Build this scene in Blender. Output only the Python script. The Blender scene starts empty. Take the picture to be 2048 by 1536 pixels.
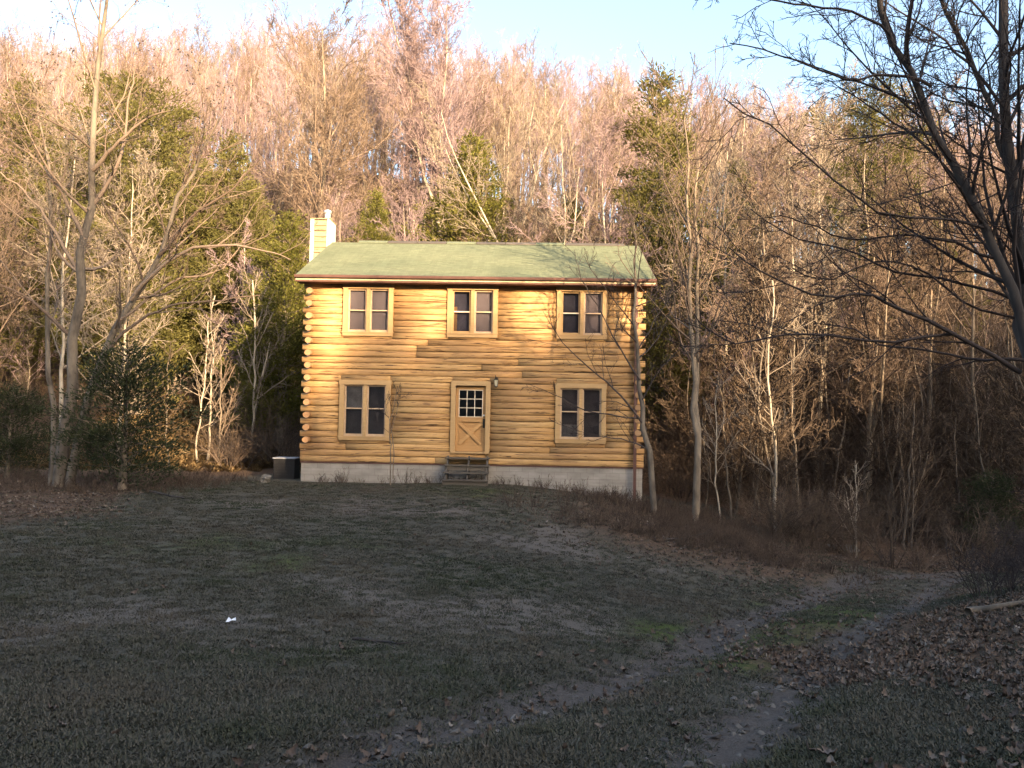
import bpy, math, random
import numpy as np
from mathutils import Vector, Matrix

# ------------------------------------------------------------------ camera, world, sun, exposure
scene = bpy.context.scene
EYE = np.array([0.0, 0.0, 1.6])
FPX = 1706.7                                   # focal length in pixels of the 2048 px wide picture
PITCH, ROLL = math.radians(2.5), math.radians(1.0)
cam_data = bpy.data.cameras.new("camera")
cam_data.lens = 30.0
cam_data.sensor_width = 36.0
cam_data.clip_start = 0.05
cam_data.clip_end = 3000
cam = bpy.data.objects.new("camera", cam_data)
scene.collection.objects.link(cam)
CAM_M = Matrix.Rotation(math.pi / 2 + PITCH, 4, 'X') @ Matrix.Rotation(ROLL, 4, 'Z')
cam.matrix_world = Matrix.Translation(Vector(EYE)) @ CAM_M
scene.camera = cam

SUN_AZ, SUN_EL = math.radians(32.0), math.radians(14.0)     # sun behind the camera, to the right
SUN_DIR = Vector((math.sin(SUN_AZ) * math.cos(SUN_EL), -math.cos(SUN_AZ) * math.cos(SUN_EL), math.sin(SUN_EL)))
world = bpy.data.worlds.new("World")
scene.world = world
world.use_nodes = True
wn, wl = world.node_tree.nodes, world.node_tree.links
sky = wn.new("ShaderNodeTexSky")
sky.sky_type = 'NISHITA'
sky.sun_disc = False
sky.sun_elevation = SUN_EL
sky.sun_rotation = math.atan2(SUN_DIR.x, SUN_DIR.y)
sky.altitude = 200
sky.air_density = 1.0
sky.dust_density = 4.5
sky.ozone_density = 1.0
wl.new(sky.outputs[0], wn["Background"].inputs[0])
wn["Background"].inputs[1].default_value = 0.15

sun_data = bpy.data.lights.new("sun", 'SUN')
sun_data.energy = 4.9
sun_data.angle = math.radians(0.55)
sun_data.color = (1.0, 0.72, 0.42)
sun = bpy.data.objects.new("sun", sun_data)
sun.rotation_euler = SUN_DIR.to_track_quat('Z', 'Y').to_euler()
scene.collection.objects.link(sun)

scene.view_settings.view_transform = 'Standard'
scene.view_settings.look = 'None'
scene.view_settings.gamma = 1.0
scene.view_settings.exposure = 2.15
scene.cycles.max_bounces = 4
scene.cycles.diffuse_bounces = 2
scene.cycles.glossy_bounces = 2
scene.cycles.transparent_max_bounces = 8
scene.cycles.use_denoising = True
scene.cycles.use_adaptive_sampling = True
scene.cycles.adaptive_threshold = 0.015

# ------------------------------------------------------------------ helpers
COL = scene.collection
RNG = np.random.default_rng(7)
_M3 = np.array(CAM_M.to_3x3())

def ray(px, py):
    return _M3 @ np.array([(px - 1024) / FPX, (768 - py) / FPX, -1.0])

def at(px, py, d):
    v = ray(px, py)
    return EYE + v * d / v[1]

def tag(o, label=None, cat=None, group=None, kind=None):
    if label: o["label"] = label
    if cat: o["category"] = cat
    if group: o["group"] = group
    if kind: o["kind"] = kind
    return o

def mesh_np(name, V, F, smooth=False, mat=None):
    V = np.asarray(V, dtype=np.float32).reshape(-1, 3)
    F = np.asarray(F, dtype=np.int32)
    me = bpy.data.meshes.new(name)
    k = F.shape[1]
    me.vertices.add(len(V)); me.vertices.foreach_set("co", V.ravel())
    me.loops.add(F.size); me.loops.foreach_set("vertex_index", F.ravel())
    me.polygons.add(len(F))
    me.polygons.foreach_set("loop_start", np.arange(0, F.size, k, dtype=np.int32))
    me.polygons.foreach_set("loop_total", np.full(len(F), k, dtype=np.int32))
    if smooth:
        me.polygons.foreach_set("use_smooth", np.ones(len(F), dtype=bool))
    me.update(calc_edges=True)
    if mat: me.materials.append(mat)
    return me

def link(name, me, parent=None, loc=(0, 0, 0)):
    o = bpy.data.objects.new(name, me)
    COL.objects.link(o)
    o.location = loc
    if parent: o.parent = parent
    return o

def empty(name, loc=(0, 0, 0), rz=0.0, scale=1.0):
    o = bpy.data.objects.new(name, None)
    COL.objects.link(o)
    o.location = loc; o.rotation_euler = (0, 0, rz); o.scale = (scale,) * 3
    o.empty_display_size = 0.2
    return o

class MB:
    """collects boxes and prisms into one mesh"""
    def __init__(s): s.v, s.f = [], []
    def add(s, v, f):
        b = len(s.v); s.v += [tuple(p) for p in v]; s.f += [tuple(i + b for i in q) for q in f]; return s
    def box(s, x0, x1, y0, y1, z0, z1):
        return s.add([(x0,y0,z0),(x1,y0,z0),(x1,y1,z0),(x0,y1,z0),(x0,y0,z1),(x1,y0,z1),(x1,y1,z1),(x0,y1,z1)],
                     [(0,3,2,1),(4,5,6,7),(0,1,5,4),(1,2,6,5),(2,3,7,6),(3,0,4,7)])
    def prism(s, prof, a, b, axis):
        """closed profile (list of 2-D points) swept along an axis from a to b"""
        n = len(prof)
        def p3(q, t): return {'x': (t, q[0], q[1]), 'y': (q[0], t, q[1]), 'z': (q[0], q[1], t)}[axis]
        v = [p3(q, a) for q in prof] + [p3(q, b) for q in prof]
        f = [(i, (i+1) % n, n + (i+1) % n, n + i) for i in range(n)] + [tuple(range(n-1, -1, -1)), tuple(range(n, 2*n))]
        return s.add(v, f)
    def bar(s, p, q, w, t, nrm=(0, 1, 0)):
        """flat bar from p to q, w wide, t thick"""
        p, q, nrm = Vector(p), Vector(q), Vector(nrm).normalized()
        d = (q - p).normalized(); u = d.cross(nrm).normalized() * (w / 2); n = nrm * (t / 2)
        v = [p-u-n, p+u-n, p+u+n, p-u+n, q-u-n, q+u-n, q+u+n, q-u+n]
        return s.add(v, [(0,3,2,1),(4,5,6,7),(0,1,5,4),(1,2,6,5),(2,3,7,6),(3,0,4,7)])
    def tube(s, pts, rad, k=8):
        pts = [Vector(p) for p in pts]; n = len(pts)
        rad = rad if hasattr(rad, '__len__') else [rad] * n
        b = []
        for i, p in enumerate(pts):
            t = (pts[min(i+1, n-1)] - pts[max(i-1, 0)]).normalized()
            a = t.orthogonal().normalized() if i == 0 else (a - t * a.dot(t)).normalized()
            c = t.cross(a)
            b += [p + (a * math.cos(2*math.pi*j/k) + c * math.sin(2*math.pi*j/k)) * rad[i] for j in range(k)]
        f = [(i*k + j, i*k + (j+1) % k, (i+1)*k + (j+1) % k, (i+1)*k + j) for i in range(n-1) for j in range(k)]
        f += [tuple(range(k-1, -1, -1)), tuple(range((n-1)*k, n*k))]
        return s.add(b, f)
    def build(s, name, mat, parent=None, loc=(0, 0, 0), bevel=0.0, smooth=False):
        me = bpy.data.meshes.new(name)
        me.from_pydata(s.v, [], s.f); me.update()
        if smooth: me.polygons.foreach_set("use_smooth", np.ones(len(me.polygons), dtype=bool))
        if mat: me.materials.append(mat)
        o = link(name, me, parent, loc)
        if bevel:
            m = o.modifiers.new("bevel", 'BEVEL'); m.width = bevel; m.segments = 1; m.limit_method = 'ANGLE'
        return o

# ------------------------------------------------------------------ materials
class Mat:
    def __init__(s, name, rough=0.85, spec=0.25):
        s.m = bpy.data.materials.new(name); s.m.use_nodes = True
        s.n, s.l = s.m.node_tree.nodes, s.m.node_tree.links
        s.b = s.n["Principled BSDF"]
        s.b.inputs["Roughness"].default_value = rough
        s.b.inputs["Specular IOR Level"].default_value = spec
        s.tc = s.n.new("ShaderNodeTexCoord")
    def coord(s, kind="Object", scale=(1, 1, 1), loc=(0, 0, 0)):
        mp = s.n.new("ShaderNodeMapping"); mp.inputs["Scale"].default_value = scale; mp.inputs["Location"].default_value = loc
        s.l.new(s.tc.outputs[kind], mp.inputs[0]); return mp.outputs[0]
    def world(s, scale=(1, 1, 1)):
        g = s.n.new("ShaderNodeNewGeometry"); mp = s.n.new("ShaderNodeMapping"); mp.inputs["Scale"].default_value = scale
        s.l.new(g.outputs["Position"], mp.inputs[0]); return mp.outputs[0]
    def noise(s, vec, scale=5, detail=4, rough=0.55, dist=0.0):
        t = s.n.new("ShaderNodeTexNoise"); s.l.new(vec, t.inputs["Vector"])
        t.inputs["Scale"].default_value = scale; t.inputs["Detail"].default_value = detail
        t.inputs["Roughness"].default_value = rough; t.inputs["Distortion"].default_value = dist
        return t.outputs["Fac"]
    def ramp(s, fac, stops):
        r = s.n.new("ShaderNodeValToRGB"); s.l.new(fac, r.inputs[0]); e = r.color_ramp.elements
        while len(e) < len(stops): e.new(0.5)
        for el, (p, c) in zip(e, stops):
            el.position = p; el.color = (c, c, c, 1) if isinstance(c, (int, float)) else (*c, 1)
        return r.outputs[0]
    def mix(s, fac, a, b, mode='MIX'):
        x = s.n.new("ShaderNodeMix"); x.data_type = 'RGBA'; x.blend_type = mode
        for inp, val in ((0, fac), (6, a), (7, b)):
            if isinstance(val, bpy.types.NodeSocket): s.l.new(val, x.inputs[inp])
            elif inp == 0: x.inputs[0].default_value = val
            else: x.inputs[inp].default_value = (*val, 1)
        return x.outputs[2]
    def math(s, op, a, b=0.0):
        x = s.n.new("ShaderNodeMath"); x.operation = op
        for i, val in enumerate((a, b)):
            if isinstance(val, bpy.types.NodeSocket): s.l.new(val, x.inputs[i])
            else: x.inputs[i].default_value = val
        return x.outputs[0]
    def attr(s, name):
        a = s.n.new("ShaderNodeAttribute"); a.attribute_name = name; return a.outputs["Fac"]
    def orand(s):
        return s.n.new("ShaderNodeObjectInfo").outputs["Random"]
    def irand(s):
        return s.n.new("ShaderNodeNewGeometry").outputs["Random Per Island"]
    def color(s, c):
        if isinstance(c, bpy.types.NodeSocket): s.l.new(c, s.b.inputs["Base Color"])
        else: s.b.inputs["Base Color"].default_value = (*c, 1)
        return s
    def bump(s, h, strength=0.4, dist=0.02):
        b = s.n.new("ShaderNodeBump"); b.inputs["Strength"].default_value = strength; b.inputs["Distance"].default_value = dist
        s.l.new(h, b.inputs["Height"]); s.l.new(b.outputs[0], s.b.inputs["Normal"]); return s

def mat_log(name, c_lo, c_hi, crack=True):
    m = Mat(name, 0.62, 0.3)
    long = m.noise(m.coord(scale=(0.55, 3, 7)), 2.2, 5, 0.6)
    fine = m.noise(m.coord(scale=(1.3, 12, 34)), 3.0, 4, 0.65)
    col = m.ramp(long, [(0.3, c_lo), (0.7, c_hi)])
    col = m.mix(0.55, col, m.ramp(m.orand(), [(0.0, [v * 0.82 for v in c_lo]), (0.5, c_lo), (1.0, c_hi)]), 'MIX')
    col = m.mix(0.5, col, m.ramp(fine, [(0.25, 0.45), (0.6, 1.0)]), 'MULTIPLY')
    if crack:
        ck = m.noise(m.coord(scale=(0.8, 4, 22)), 1.6, 6, 0.62, 0.6)
        ckm = m.ramp(ck, [(0.395, 0.0), (0.435, 1.0)])
        col = m.mix(m.math('SUBTRACT', 1.0, ckm), col, (0.06, 0.03, 0.015))
        # weathered dark blotches where rain has run
        blot = m.ramp(m.noise(m.coord(scale=(0.5, 1, 0.9)), 1.1, 4, 0.6), [(0.46, 0.0), (0.70, 0.55)])
        col = m.mix(blot, col, (0.22, 0.12, 0.06))
        m.bump(m.math('ADD', ckm, m.math('MULTIPLY', fine, 0.4)), 0.6, 0.012)
    else:
        m.bump(fine, 0.35, 0.004)
    return m.color(col).m

def mat_plain(name, c, rough=0.6, spec=0.3, var=0.18, scale=6, metallic=0.0):
    m = Mat(name, rough, spec)
    n = m.noise(m.coord(), scale, 5)
    col = m.mix(m.ramp(n, [(0.3, 0.0), (0.7, 1.0)]), [v * (1 - var) for v in c], [min(1, v * (1 + var)) for v in c])
    m.b.inputs["Metallic"].default_value = metallic
    return m.color(col).bump(n, 0.15, 0.004).m

LOG = mat_log("log_wood", (0.42, 0.235, 0.096), (0.57, 0.365, 0.158))
LOG_END = mat_log("log_end_wood", (0.27, 0.155, 0.08), (0.36, 0.22, 0.115), False)
TRIM = mat_log("trim_wood", (0.40, 0.25, 0.115), (0.50, 0.33, 0.16), False)
DOOR = mat_log("door_wood", (0.42, 0.23, 0.09), (0.50, 0.30, 0.125), False)
SASH = mat_plain("sash_paint", (0.42, 0.30, 0.20), 0.5)
MUNTIN = mat_plain("muntin_paint", (0.62, 0.52, 0.40), 0.5)
GUTTER = mat_plain("gutter_brown", (0.10, 0.052, 0.045), 0.4)
FASCIA = mat_plain("fascia_paint", (0.46, 0.38, 0.25), 0.6)
SOFFIT = mat_plain("soffit_brown", (0.12, 0.06, 0.05), 0.7)
IRON = mat_plain("black_iron", (0.02, 0.018, 0.016), 0.45)
GREYWOOD = mat_log("weathered_wood", (0.075, 0.065, 0.055), (0.13, 0.11, 0.09), False)
WHITE_TRIM = mat_plain("white_corner_paint", (0.60, 0.55, 0.48), 0.6)
PALE_SIDING = mat_log("pale_siding", (0.30, 0.23, 0.13), (0.40, 0.32, 0.19), True)
STEEL = mat_plain("flue_steel", (0.75, 0.73, 0.72), 0.35, 0.5, 0.1, 6, 0.6)
BLIND = mat_plain("blind_cloth", (0.30, 0.25, 0.24), 0.9, 0.1, 0.05, 2)
CURTAIN = mat_plain("curtain_cloth", (0.30, 0.28, 0.25), 0.9, 0.1, 0.25, 5)
DIM_ROOM = mat_plain("dim_room_tone", (0.12, 0.105, 0.10), 0.9, 0.1, 0.25, 3)  # tone of the dim room behind the lower panes, put on a sheet
BLUE_REFLECT = mat_plain("dusky_reflection_tone", (0.10, 0.095, 0.12), 0.9, 0.1, 0.35, 3)  # bluish reflection of the dark upper panes, painted on a sheet
INNER = mat_plain("interior_wall", (0.10, 0.085, 0.075), 0.9, 0.1)
DARKBOX = mat_plain("dark_cabinet_paint", (0.018, 0.017, 0.018), 0.6)
PAPER = mat_plain("paper", (0.75, 0.76, 0.80), 0.8)

def mat_glass():
    m = bpy.data.materials.new("window_glass"); m.use_nodes = True
    n, l = m.node_tree.nodes, m.node_tree.links
    n.remove(n["Principled BSDF"])
    t = n.new("ShaderNodeBsdfTransparent"); t.inputs[0].default_value = (0.82, 0.82, 0.85, 1)
    g = n.new("ShaderNodeBsdfGlossy"); g.inputs["Roughness"].default_value = 0.06
    f = n.new("ShaderNodeFresnel"); f.inputs[0].default_value = 1.5
    ns = n.new("ShaderNodeTexNoise"); ns.inputs["Scale"].default_value = 1.3
    bp = n.new("ShaderNodeBump"); bp.inputs["Strength"].default_value = 0.08; bp.inputs["Distance"].default_value = 0.05
    tc = n.new("ShaderNodeTexCoord"); l.new(tc.outputs["Object"], ns.inputs["Vector"])
    l.new(ns.outputs["Fac"], bp.inputs["Height"]); l.new(bp.outputs[0], g.inputs["Normal"])
    a = n.new("ShaderNodeMath"); a.operation = 'ADD'; a.inputs[1].default_value = 0.06; l.new(f.outputs[0], a.inputs[0])
    x = n.new("ShaderNodeMixShader"); l.new(a.outputs[0], x.inputs[0]); l.new(t.outputs[0], x.inputs[1]); l.new(g.outputs[0], x.inputs[2])
    l.new(x.outputs[0], n["Material Output"].inputs[0])
    return m
GLASS = mat_glass()

def mat_roof():
    m = Mat("green_shingle", 0.9, 0.2)
    v = m.coord()
    big = m.noise(m.coord(scale=(0.35, 0.5, 0.5)), 1.5, 5)
    fine = m.noise(m.coord(scale=(6, 1.5, 1.5)), 6, 3)
    streak = m.noise(m.coord(scale=(5, 0.25, 0.25)), 2, 3)
    col = m.ramp(big, [(0.3, (0.125, 0.148, 0.098)), (0.7, (0.165, 0.185, 0.122))])
    col = m.mix(0.45, col, m.ramp(fine, [(0.3, 0.6), (0.7, 1.0)]), 'MULTIPLY')
    col = m.mix(0.25, col, m.ramp(streak, [(0.35, 0.6), (0.65, 1.0)]), 'MULTIPLY')
    col = m.mix(0.5, col, m.ramp(m.irand(), [(0.0, 0.62), (1.0, 1.0)]), 'MULTIPLY')
    return m.color(col).bump(fine, 0.4, 0.01).m
ROOF = mat_roof()

def mat_concrete():
    m = Mat("parged_concrete", 0.9, 0.2)
    n1 = m.noise(m.coord(scale=(0.7, 1, 1.6)), 1.6, 6, 0.6)
    streak = m.noise(m.coord(scale=(0.5, 1, 7)), 1.5, 4, 0.6)
    col = m.ramp(n1, [(0.3, (0.22, 0.20, 0.18)), (0.7, (0.37, 0.34, 0.31))])
    col = m.mix(0.35, col, m.ramp(streak, [(0.35, 0.62), (0.65, 1.0)]), 'MULTIPLY')
    g = m.n.new("ShaderNodeNewGeometry"); sx = m.n.new("ShaderNodeSeparateXYZ"); m.l.new(m.tc.outputs["Object"], sx.inputs[0])
    fine = m.noise(m.coord(), 28, 4)
    cb = m.n.new("ShaderNodeCombineXYZ"); m.l.new(sx.outputs[0], cb.inputs[0]); m.l.new(sx.outputs[2], cb.inputs[1])
    bk = m.n.new("ShaderNodeTexBrick"); m.l.new(cb.outputs[0], bk.inputs["Vector"]); bk.inputs["Scale"].default_value = 1.0
    bk.inputs["Brick Width"].default_value = .4; bk.inputs["Row Height"].default_value = .2; bk.inputs["Mortar Size"].default_value = .007
    for k_, c_ in (("Color1", (1, 1, 1)), ("Color2", (.86, .86, .86)), ("Mortar", (.6, .58, .55))): bk.inputs[k_].default_value = (*c_, 1)
    col = m.mix(0.6, col, bk.outputs[0], 'MULTIPLY')
    dirt = m.ramp(m.math('ADD', sx.outputs[2], m.math('MULTIPLY', n1, .5)), [(0.0, 1.0), (1.0, 0.0)])
    return m.color(col).bump(m.math('ADD', fine, streak), 0.3, 0.012).m
CONCRETE = mat_concrete()

def mat_bark(name, dark, light, spot=0.5, rough=0.9):
    m = Mat(name, rough, 0.15)
    g = m.noise(m.coord(scale=(1, 1, 0.35)), 5.0, 5, 0.65)
    patch = m.noise(m.coord(scale=(1, 1, 0.8)), 1.1, 4, 0.6)
    a = m.mix(m.ramp(g, [(0.35, 0.0), (0.65, 1.0)]), dark, light)
    b = m.mix(m.ramp(patch, [(0.42, 0.0), (0.6, spot)]), a, [min(1, v * 1.5) for v in light])
    b = m.mix(m.math('MULTIPLY', m.orand(), 0.4), b, [v * 0.8 for v in dark])
    return m.color(b).bump(g, 0.5, 0.03).m
BARK_TAN = mat_bark("bark_tan", (0.10, 0.08, 0.062), (0.25, 0.20, 0.15), 0.35)
BARK_PALE = mat_bark("bark_pale", (0.17, 0.14, 0.11), (0.38, 0.33, 0.26), 0.6)
BARK_GREY = mat_bark("bark_grey", (0.06, 0.05, 0.042), (0.17, 0.14, 0.11))
BARK_DARK = mat_bark("bark_dark", (0.03, 0.026, 0.026), (0.075, 0.065, 0.06), 0.3)

def mat_twig(name, c1, c2):
    m = Mat(name, 0.85, 0.15)
    col = m.mix(m.irand(), c1, c2)
    col = m.mix(m.math('MULTIPLY', m.orand(), 0.5), col, [v * 0.7 for v in c1])
    return m.color(col).m
TWIG_TAN = mat_twig("twig_tan", (0.105, 0.073, 0.055), (0.23, 0.172, 0.132))
TWIG_PINK_HAZE = mat_twig("twig_pinkish_haze", (0.20, 0.142, 0.148), (0.36, 0.272, 0.282))  # pinkish winter buds, paled further to stand in for glare and haze
TWIG_PALE = mat_twig("twig_pale", (0.165, 0.13, 0.102), (0.35, 0.29, 0.228))
TWIG_BRUSH = mat_twig("twig_brown", (0.055, 0.040, 0.031), (0.13, 0.095, 0.068))
TWIG_DARK = mat_twig("twig_dark", (0.035, 0.028, 0.028), (0.075, 0.06, 0.055))

def mat_needle(name, c1, c2):
    m = Mat(name, 0.7, 0.2)
    col = m.mix(m.irand(), c1, c2)
    col = m.mix(m.math('MULTIPLY', m.orand(), 0.35), col, [v * 0.6 for v in c1])
    m.color(col)
    tr = m.n.new("ShaderNodeBsdfTranslucent"); m.l.new(col, tr.inputs[0])
    mx = m.n.new("ShaderNodeMixShader"); mx.inputs[0].default_value = 0.2
    m.l.new(m.b.outputs[0], mx.inputs[1]); m.l.new(tr.outputs[0], mx.inputs[2])
    m.l.new(mx.outputs[0], m.n["Material Output"].inputs[0])
    return m.m
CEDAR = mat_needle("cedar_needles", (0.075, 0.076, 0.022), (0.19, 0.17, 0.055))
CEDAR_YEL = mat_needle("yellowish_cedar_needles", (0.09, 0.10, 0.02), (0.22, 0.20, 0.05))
CEDAR_SHADED = mat_needle("shaded_cedar_needles", (0.022, 0.032, 0.016), (0.06, 0.07, 0.03))  # shade put into the needle colour of the cedars out of the sun

# ------------------------------------------------------------------ terrain
T_U = np.array([-math.sin(SUN_AZ), math.cos(SUN_AZ)])     # the way the light travels
T_V = np.array([math.cos(SUN_AZ), math.sin(SUN_AZ)])
_cp = [(0,0,0),(-6,0,.1),(6,0,.3),(0,-10,.4),(-14,-8,.6),(14,-8,1.6),
 (-3,4.2,-.08),(0,4.2,-.1),(3,4.2,-.02),(0,6,-.33),(3.2,6,-.26),(-4,6,-.3),(0,9,-.62),(3.4,9,-.74),(-5,9,-.5),(-11,9,-.2),
 (5.6,8.5,-.18),(8,10,.15),(12,13,.5),(18,16,1.2),
 (0,13,-.78),(4.6,13,-1.2),(8,13,-.75),(-6,13,-.5),(-14,13,-.25),(5.8,16,-1.6),(9,18,-1.85),(12,18,-1.3),(0,18,-.68),(-7,18,-.42),(-14,20,-.4),(-25,20,-.1),
 (2,22,-.62),(-3,23,-.36),(-7,25,-.34),(-14,25,-.36),(-25,26,-.3),(0,26.6,-.36),(-3.5,26.4,-.38),(3,26.6,-.74),(4.1,26.6,-1.0),(6,24,-1.25),(8.5,27,-1.75),
 (10.6,25,-2.3),(13,24,-2.3),(17,23,-1.9),(24,24,-.6),(15,30,-2.1),(22,32,-1.2),(9,33,-1.3),(-7,34,-.3),(3,35,-.4),(-15,32,-.4),(-26,33,-.2),
 (-13,40,.9),(0,42,1.3),(10,42,.2),(22,42,.4),(-28,40,1.2),(36,42,3),(-45,35,2),(45,30,3),(-40,10,1),(40,5,5),
 (-40,55,7),(-15,55,6.5),(5,55,6),(25,55,5),(45,55,7),(-50,75,18.5),(-15,75,18.5),(15,75,15.5),(45,75,13),
 (-60,92,27.5),(-20,92,28.5),(12,92,23),(50,92,16.5),(-60,120,28),(0,120,26),(60,120,18),(-60,170,10),(0,170,10),(60,170,8),
 (-90,40,14),(90,40,14),(-90,0,6),(-90,90,20),(90,90,18),
 (-160,300,0),(160,300,0),(0,300,0),(-300,0,0),(300,0,5),(-300,150,5),(300,150,5),(-200,-250,0),(200,-250,0)]
_cp = np.array(_cp, float)

def _tps_fit(P, lam=0.0):
    n = len(P); X = P[:, :2] / 100
    r2 = ((X[:, None] - X[None]) ** 2).sum(-1)
    K = np.where(r2 > 0, r2 * np.log(r2 + 1e-20), 0) * 0.5 + lam * np.eye(n)
    Q = np.hstack([np.ones((n, 1)), X]); A = np.zeros((n+3, n+3)); A[:n, :n] = K; A[:n, n:] = Q; A[n:, :n] = Q.T
    return np.linalg.solve(A, np.concatenate([P[:, 2], np.zeros(3)]))

_w = _tps_fit(_cp, 2e-5)

def smooth(a, b, x):
    t = np.clip((x - a) / (b - a), 0, 1); return t * t * (3 - 2 * t)

def vnoise(x, y, seed=0):
    """cheap smooth value noise in [-1, 1]"""
    xi, yi = np.floor(x).astype(int), np.floor(y).astype(int); fx, fy = x - xi, y - yi
    fx, fy = fx*fx*(3-2*fx), fy*fy*(3-2*fy)
    def hsh(i, j):
        n = (i * 374761393 + j * 668265263 + seed * 974634777) & 0xffffffff
        n = ((n ^ (n >> 13)) * 1274126177) & 0xffffffff
        return ((n ^ (n >> 16)) & 0xffff) / 32767.5 - 1
    return (hsh(xi,yi)*(1-fx)+hsh(xi+1,yi)*fx)*(1-fy) + (hsh(xi,yi+1)*(1-fx)+hsh(xi+1,yi+1)*fx)*fy

def fbm(x, y, o=4, seed=0):
    s = 0; a = 0.5
    for k in range(o): s = s + a * vnoise(x * 2**k, y * 2**k, seed + k); a *= 0.5
    return s

# ridge behind the camera, which keeps the lawn in the shade: z where the light just passes, seen from t = 0
RIDGE_T = -62.0
_zs = np.array([(-60, 14), (-25, 12), (-6, 10.5), (2, 10.6), (4.6, 10.0), (6.0, 5.4), (8.6, 5.4), (9.6, 6.9), (14, 7.0), (16, 6.8), (18.5, 6.2), (20.3, 3.8), (22.5, 3.6), (24.8, 5.6), (28, 6.6), (31, 7.6), (36, 9.5), (45, 12), (80, 14)], float)

def ridge_z(s):
    return np.interp(s, _zs[:, 0], _zs[:, 1]) - RIDGE_T * math.tan(SUN_EL)

RUT_A = RUT_B = None

def seg_dist(x, y, poly):
    d = np.full(np.shape(x), 1e9)
    for (ax, ay), (bx, by) in zip(poly[:-1], poly[1:]):
        vx, vy = bx-ax, by-ay; t = np.clip(((x-ax)*vx + (y-ay)*vy) / (vx*vx+vy*vy), 0, 1)
        d = np.minimum(d, np.hypot(x-ax-t*vx, y-ay-t*vy))
    return d

def height(x, y):
    x, y = np.asarray(x, float), np.asarray(y, float)
    sh = np.broadcast(x, y).shape
    xf, yf = np.broadcast_to(x, sh).ravel(), np.broadcast_to(y, sh).ravel()
    z = np.empty(len(xf))
    for i in range(0, len(xf), 20000):
        X = np.stack([xf[i:i+20000], yf[i:i+20000]], 1) / 100
        r2 = ((X[:, None] - _cp[None, :, :2] / 100) ** 2).sum(-1)
        z[i:i+20000] = (np.where(r2 > 0, r2 * np.log(r2 + 1e-20), 0) * 0.5) @ _w[:-3] + _w[-3] + X @ _w[-2:]
    t = xf * T_U[0] + yf * T_U[1]; s = xf * T_V[0] + yf * T_V[1]
    rz = ridge_z(s)
    up = smooth(-12, RIDGE_T, t)
    back = np.where(t < RIDGE_T, np.maximum(0, 1 - (RIDGE_T - t) / 160), 1)
    z = z * (1 - up) + rz * up * back
    near = np.exp(-((np.hypot(xf, yf - 12)) / 30) ** 2)
    z = z + near * (0.05 * fbm(xf * 0.5, yf * 0.5, 4, 3)) + (1 - near) * 0.5 * fbm(xf * 0.09, yf * 0.09, 4, 9) * smooth(36, 60, np.hypot(xf, yf))
    return z.reshape(sh)

def rut_depth(x, y):
    da, db = seg_dist(x, y, RUT_A), seg_dist(x, y, RUT_B)
    n = 0.22 * fbm(x * 1.6, y * 1.6, 4, 21); f = np.clip(.95 + .9 * fbm(x * .55, y * .55, 3, 65), 0.82, 1)
    w = lambda d: f * np.exp(-((d + n) / 0.40) ** 2)
    return w(da), w(db)

def ground(x, y):
    z = height(x, y)
    if RUT_A is not None:
        a, b = rut_depth(x, y)
        z = z - 0.13 * a - 0.10 * b + 0.075 * fbm(np.asarray(x) * 3.5, np.asarray(y) * 3.5, 3, 5) * np.clip(a + b, 0, 1)
    return z

def to_ground(px, py):
    v = ray(px, py); v = v / v[1]
    ds = np.linspace(2, 80, 1600); p = EYE[None] + v[None] * ds[:, None]
    g = height(p[:, 0], p[:, 1]); k = np.argmax(p[:, 2] < g)
    return p[k]

RUT_A = [tuple(to_ground(*p)[:2]) for p in [(560,1560),(760,1490),(960,1420),(1200,1365),(1380,1290),(1490,1235),(1640,1180),(1730,1150)]]
RUT_B = [tuple(to_ground(*p)[:2]) for p in [(1250,1600),(1400,1520),(1540,1400),(1650,1310),(1780,1232),(1860,1180),(1920,1145)]]
RUT_A.append((RUT_A[-1][0] + 4, RUT_A[-1][1] + 3)); RUT_B.append((RUT_B[-1][0] + 5, RUT_B[-1][1] + 2))

def axis(knots):
    out = []
    for (a, b, st) in knots: out.append(np.arange(a, b, st))
    out.append(np.array([knots[-1][1]])); return np.concatenate(out)

gx = axis([(-420,-160,40),(-160,-60,6),(-60,-20,1.5),(-20,-7,.4),(-7,9,.11),(9,22,.4),(22,60,1.5),(60,160,6),(160,420,40)])
gy = axis([(-420,-120,40),(-120,-20,4),(-20,2,1),(2,10,.09),(10,20,.16),(20,30,.3),(30,50,.7),(50,110,2),(110,200,8),(200,420,40)])
GX, GY = np.meshgrid(gx, gy)
GZ = ground(GX.ravel(), GY.ravel()).reshape(GX.shape)
nx, ny = len(gx), len(gy)
idx = np.arange(nx * ny).reshape(ny, nx)
quads = np.stack([idx[:-1, :-1], idx[:-1, 1:], idx[1:, 1:], idx[1:, :-1]], -1).reshape(-1, 4)

# what covers the ground where: bare mud in the ruts, fallen leaves, moss, forest floor
def leaf_mask(x, y):
    n = fbm(x * 0.35, y * 0.35, 4, 31)
    right = smooth(-0.6, 1.2, x - (1.6 + 0.25 * (y - 3)) + 2.0 * n) * smooth(13, 10, y)
    bank = np.exp(-(((x - 4.9 - 1.0*n) / 3.6) ** 2 + ((y - 21.5) / 3.6) ** 2) * 0.9)
    left = smooth(-7.5, -10.5, x + 2.5 * n) * smooth(13.5, 17.5, y + 2 * n)
    rbank = smooth(6, 8.5, x + 1.5*n - 0.25*np.maximum(0, y - 12)) * smooth(21, 14, y)
    woods = smooth(29.5, 33, y + 1.5*n)
    hollow = smooth(6.5, 9, x + n) * smooth(21.5, 24.5, y + n)
    return np.clip(np.maximum.reduce([right, bank * 1.1, left, rbank, woods, hollow]), 0, 1)

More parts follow.
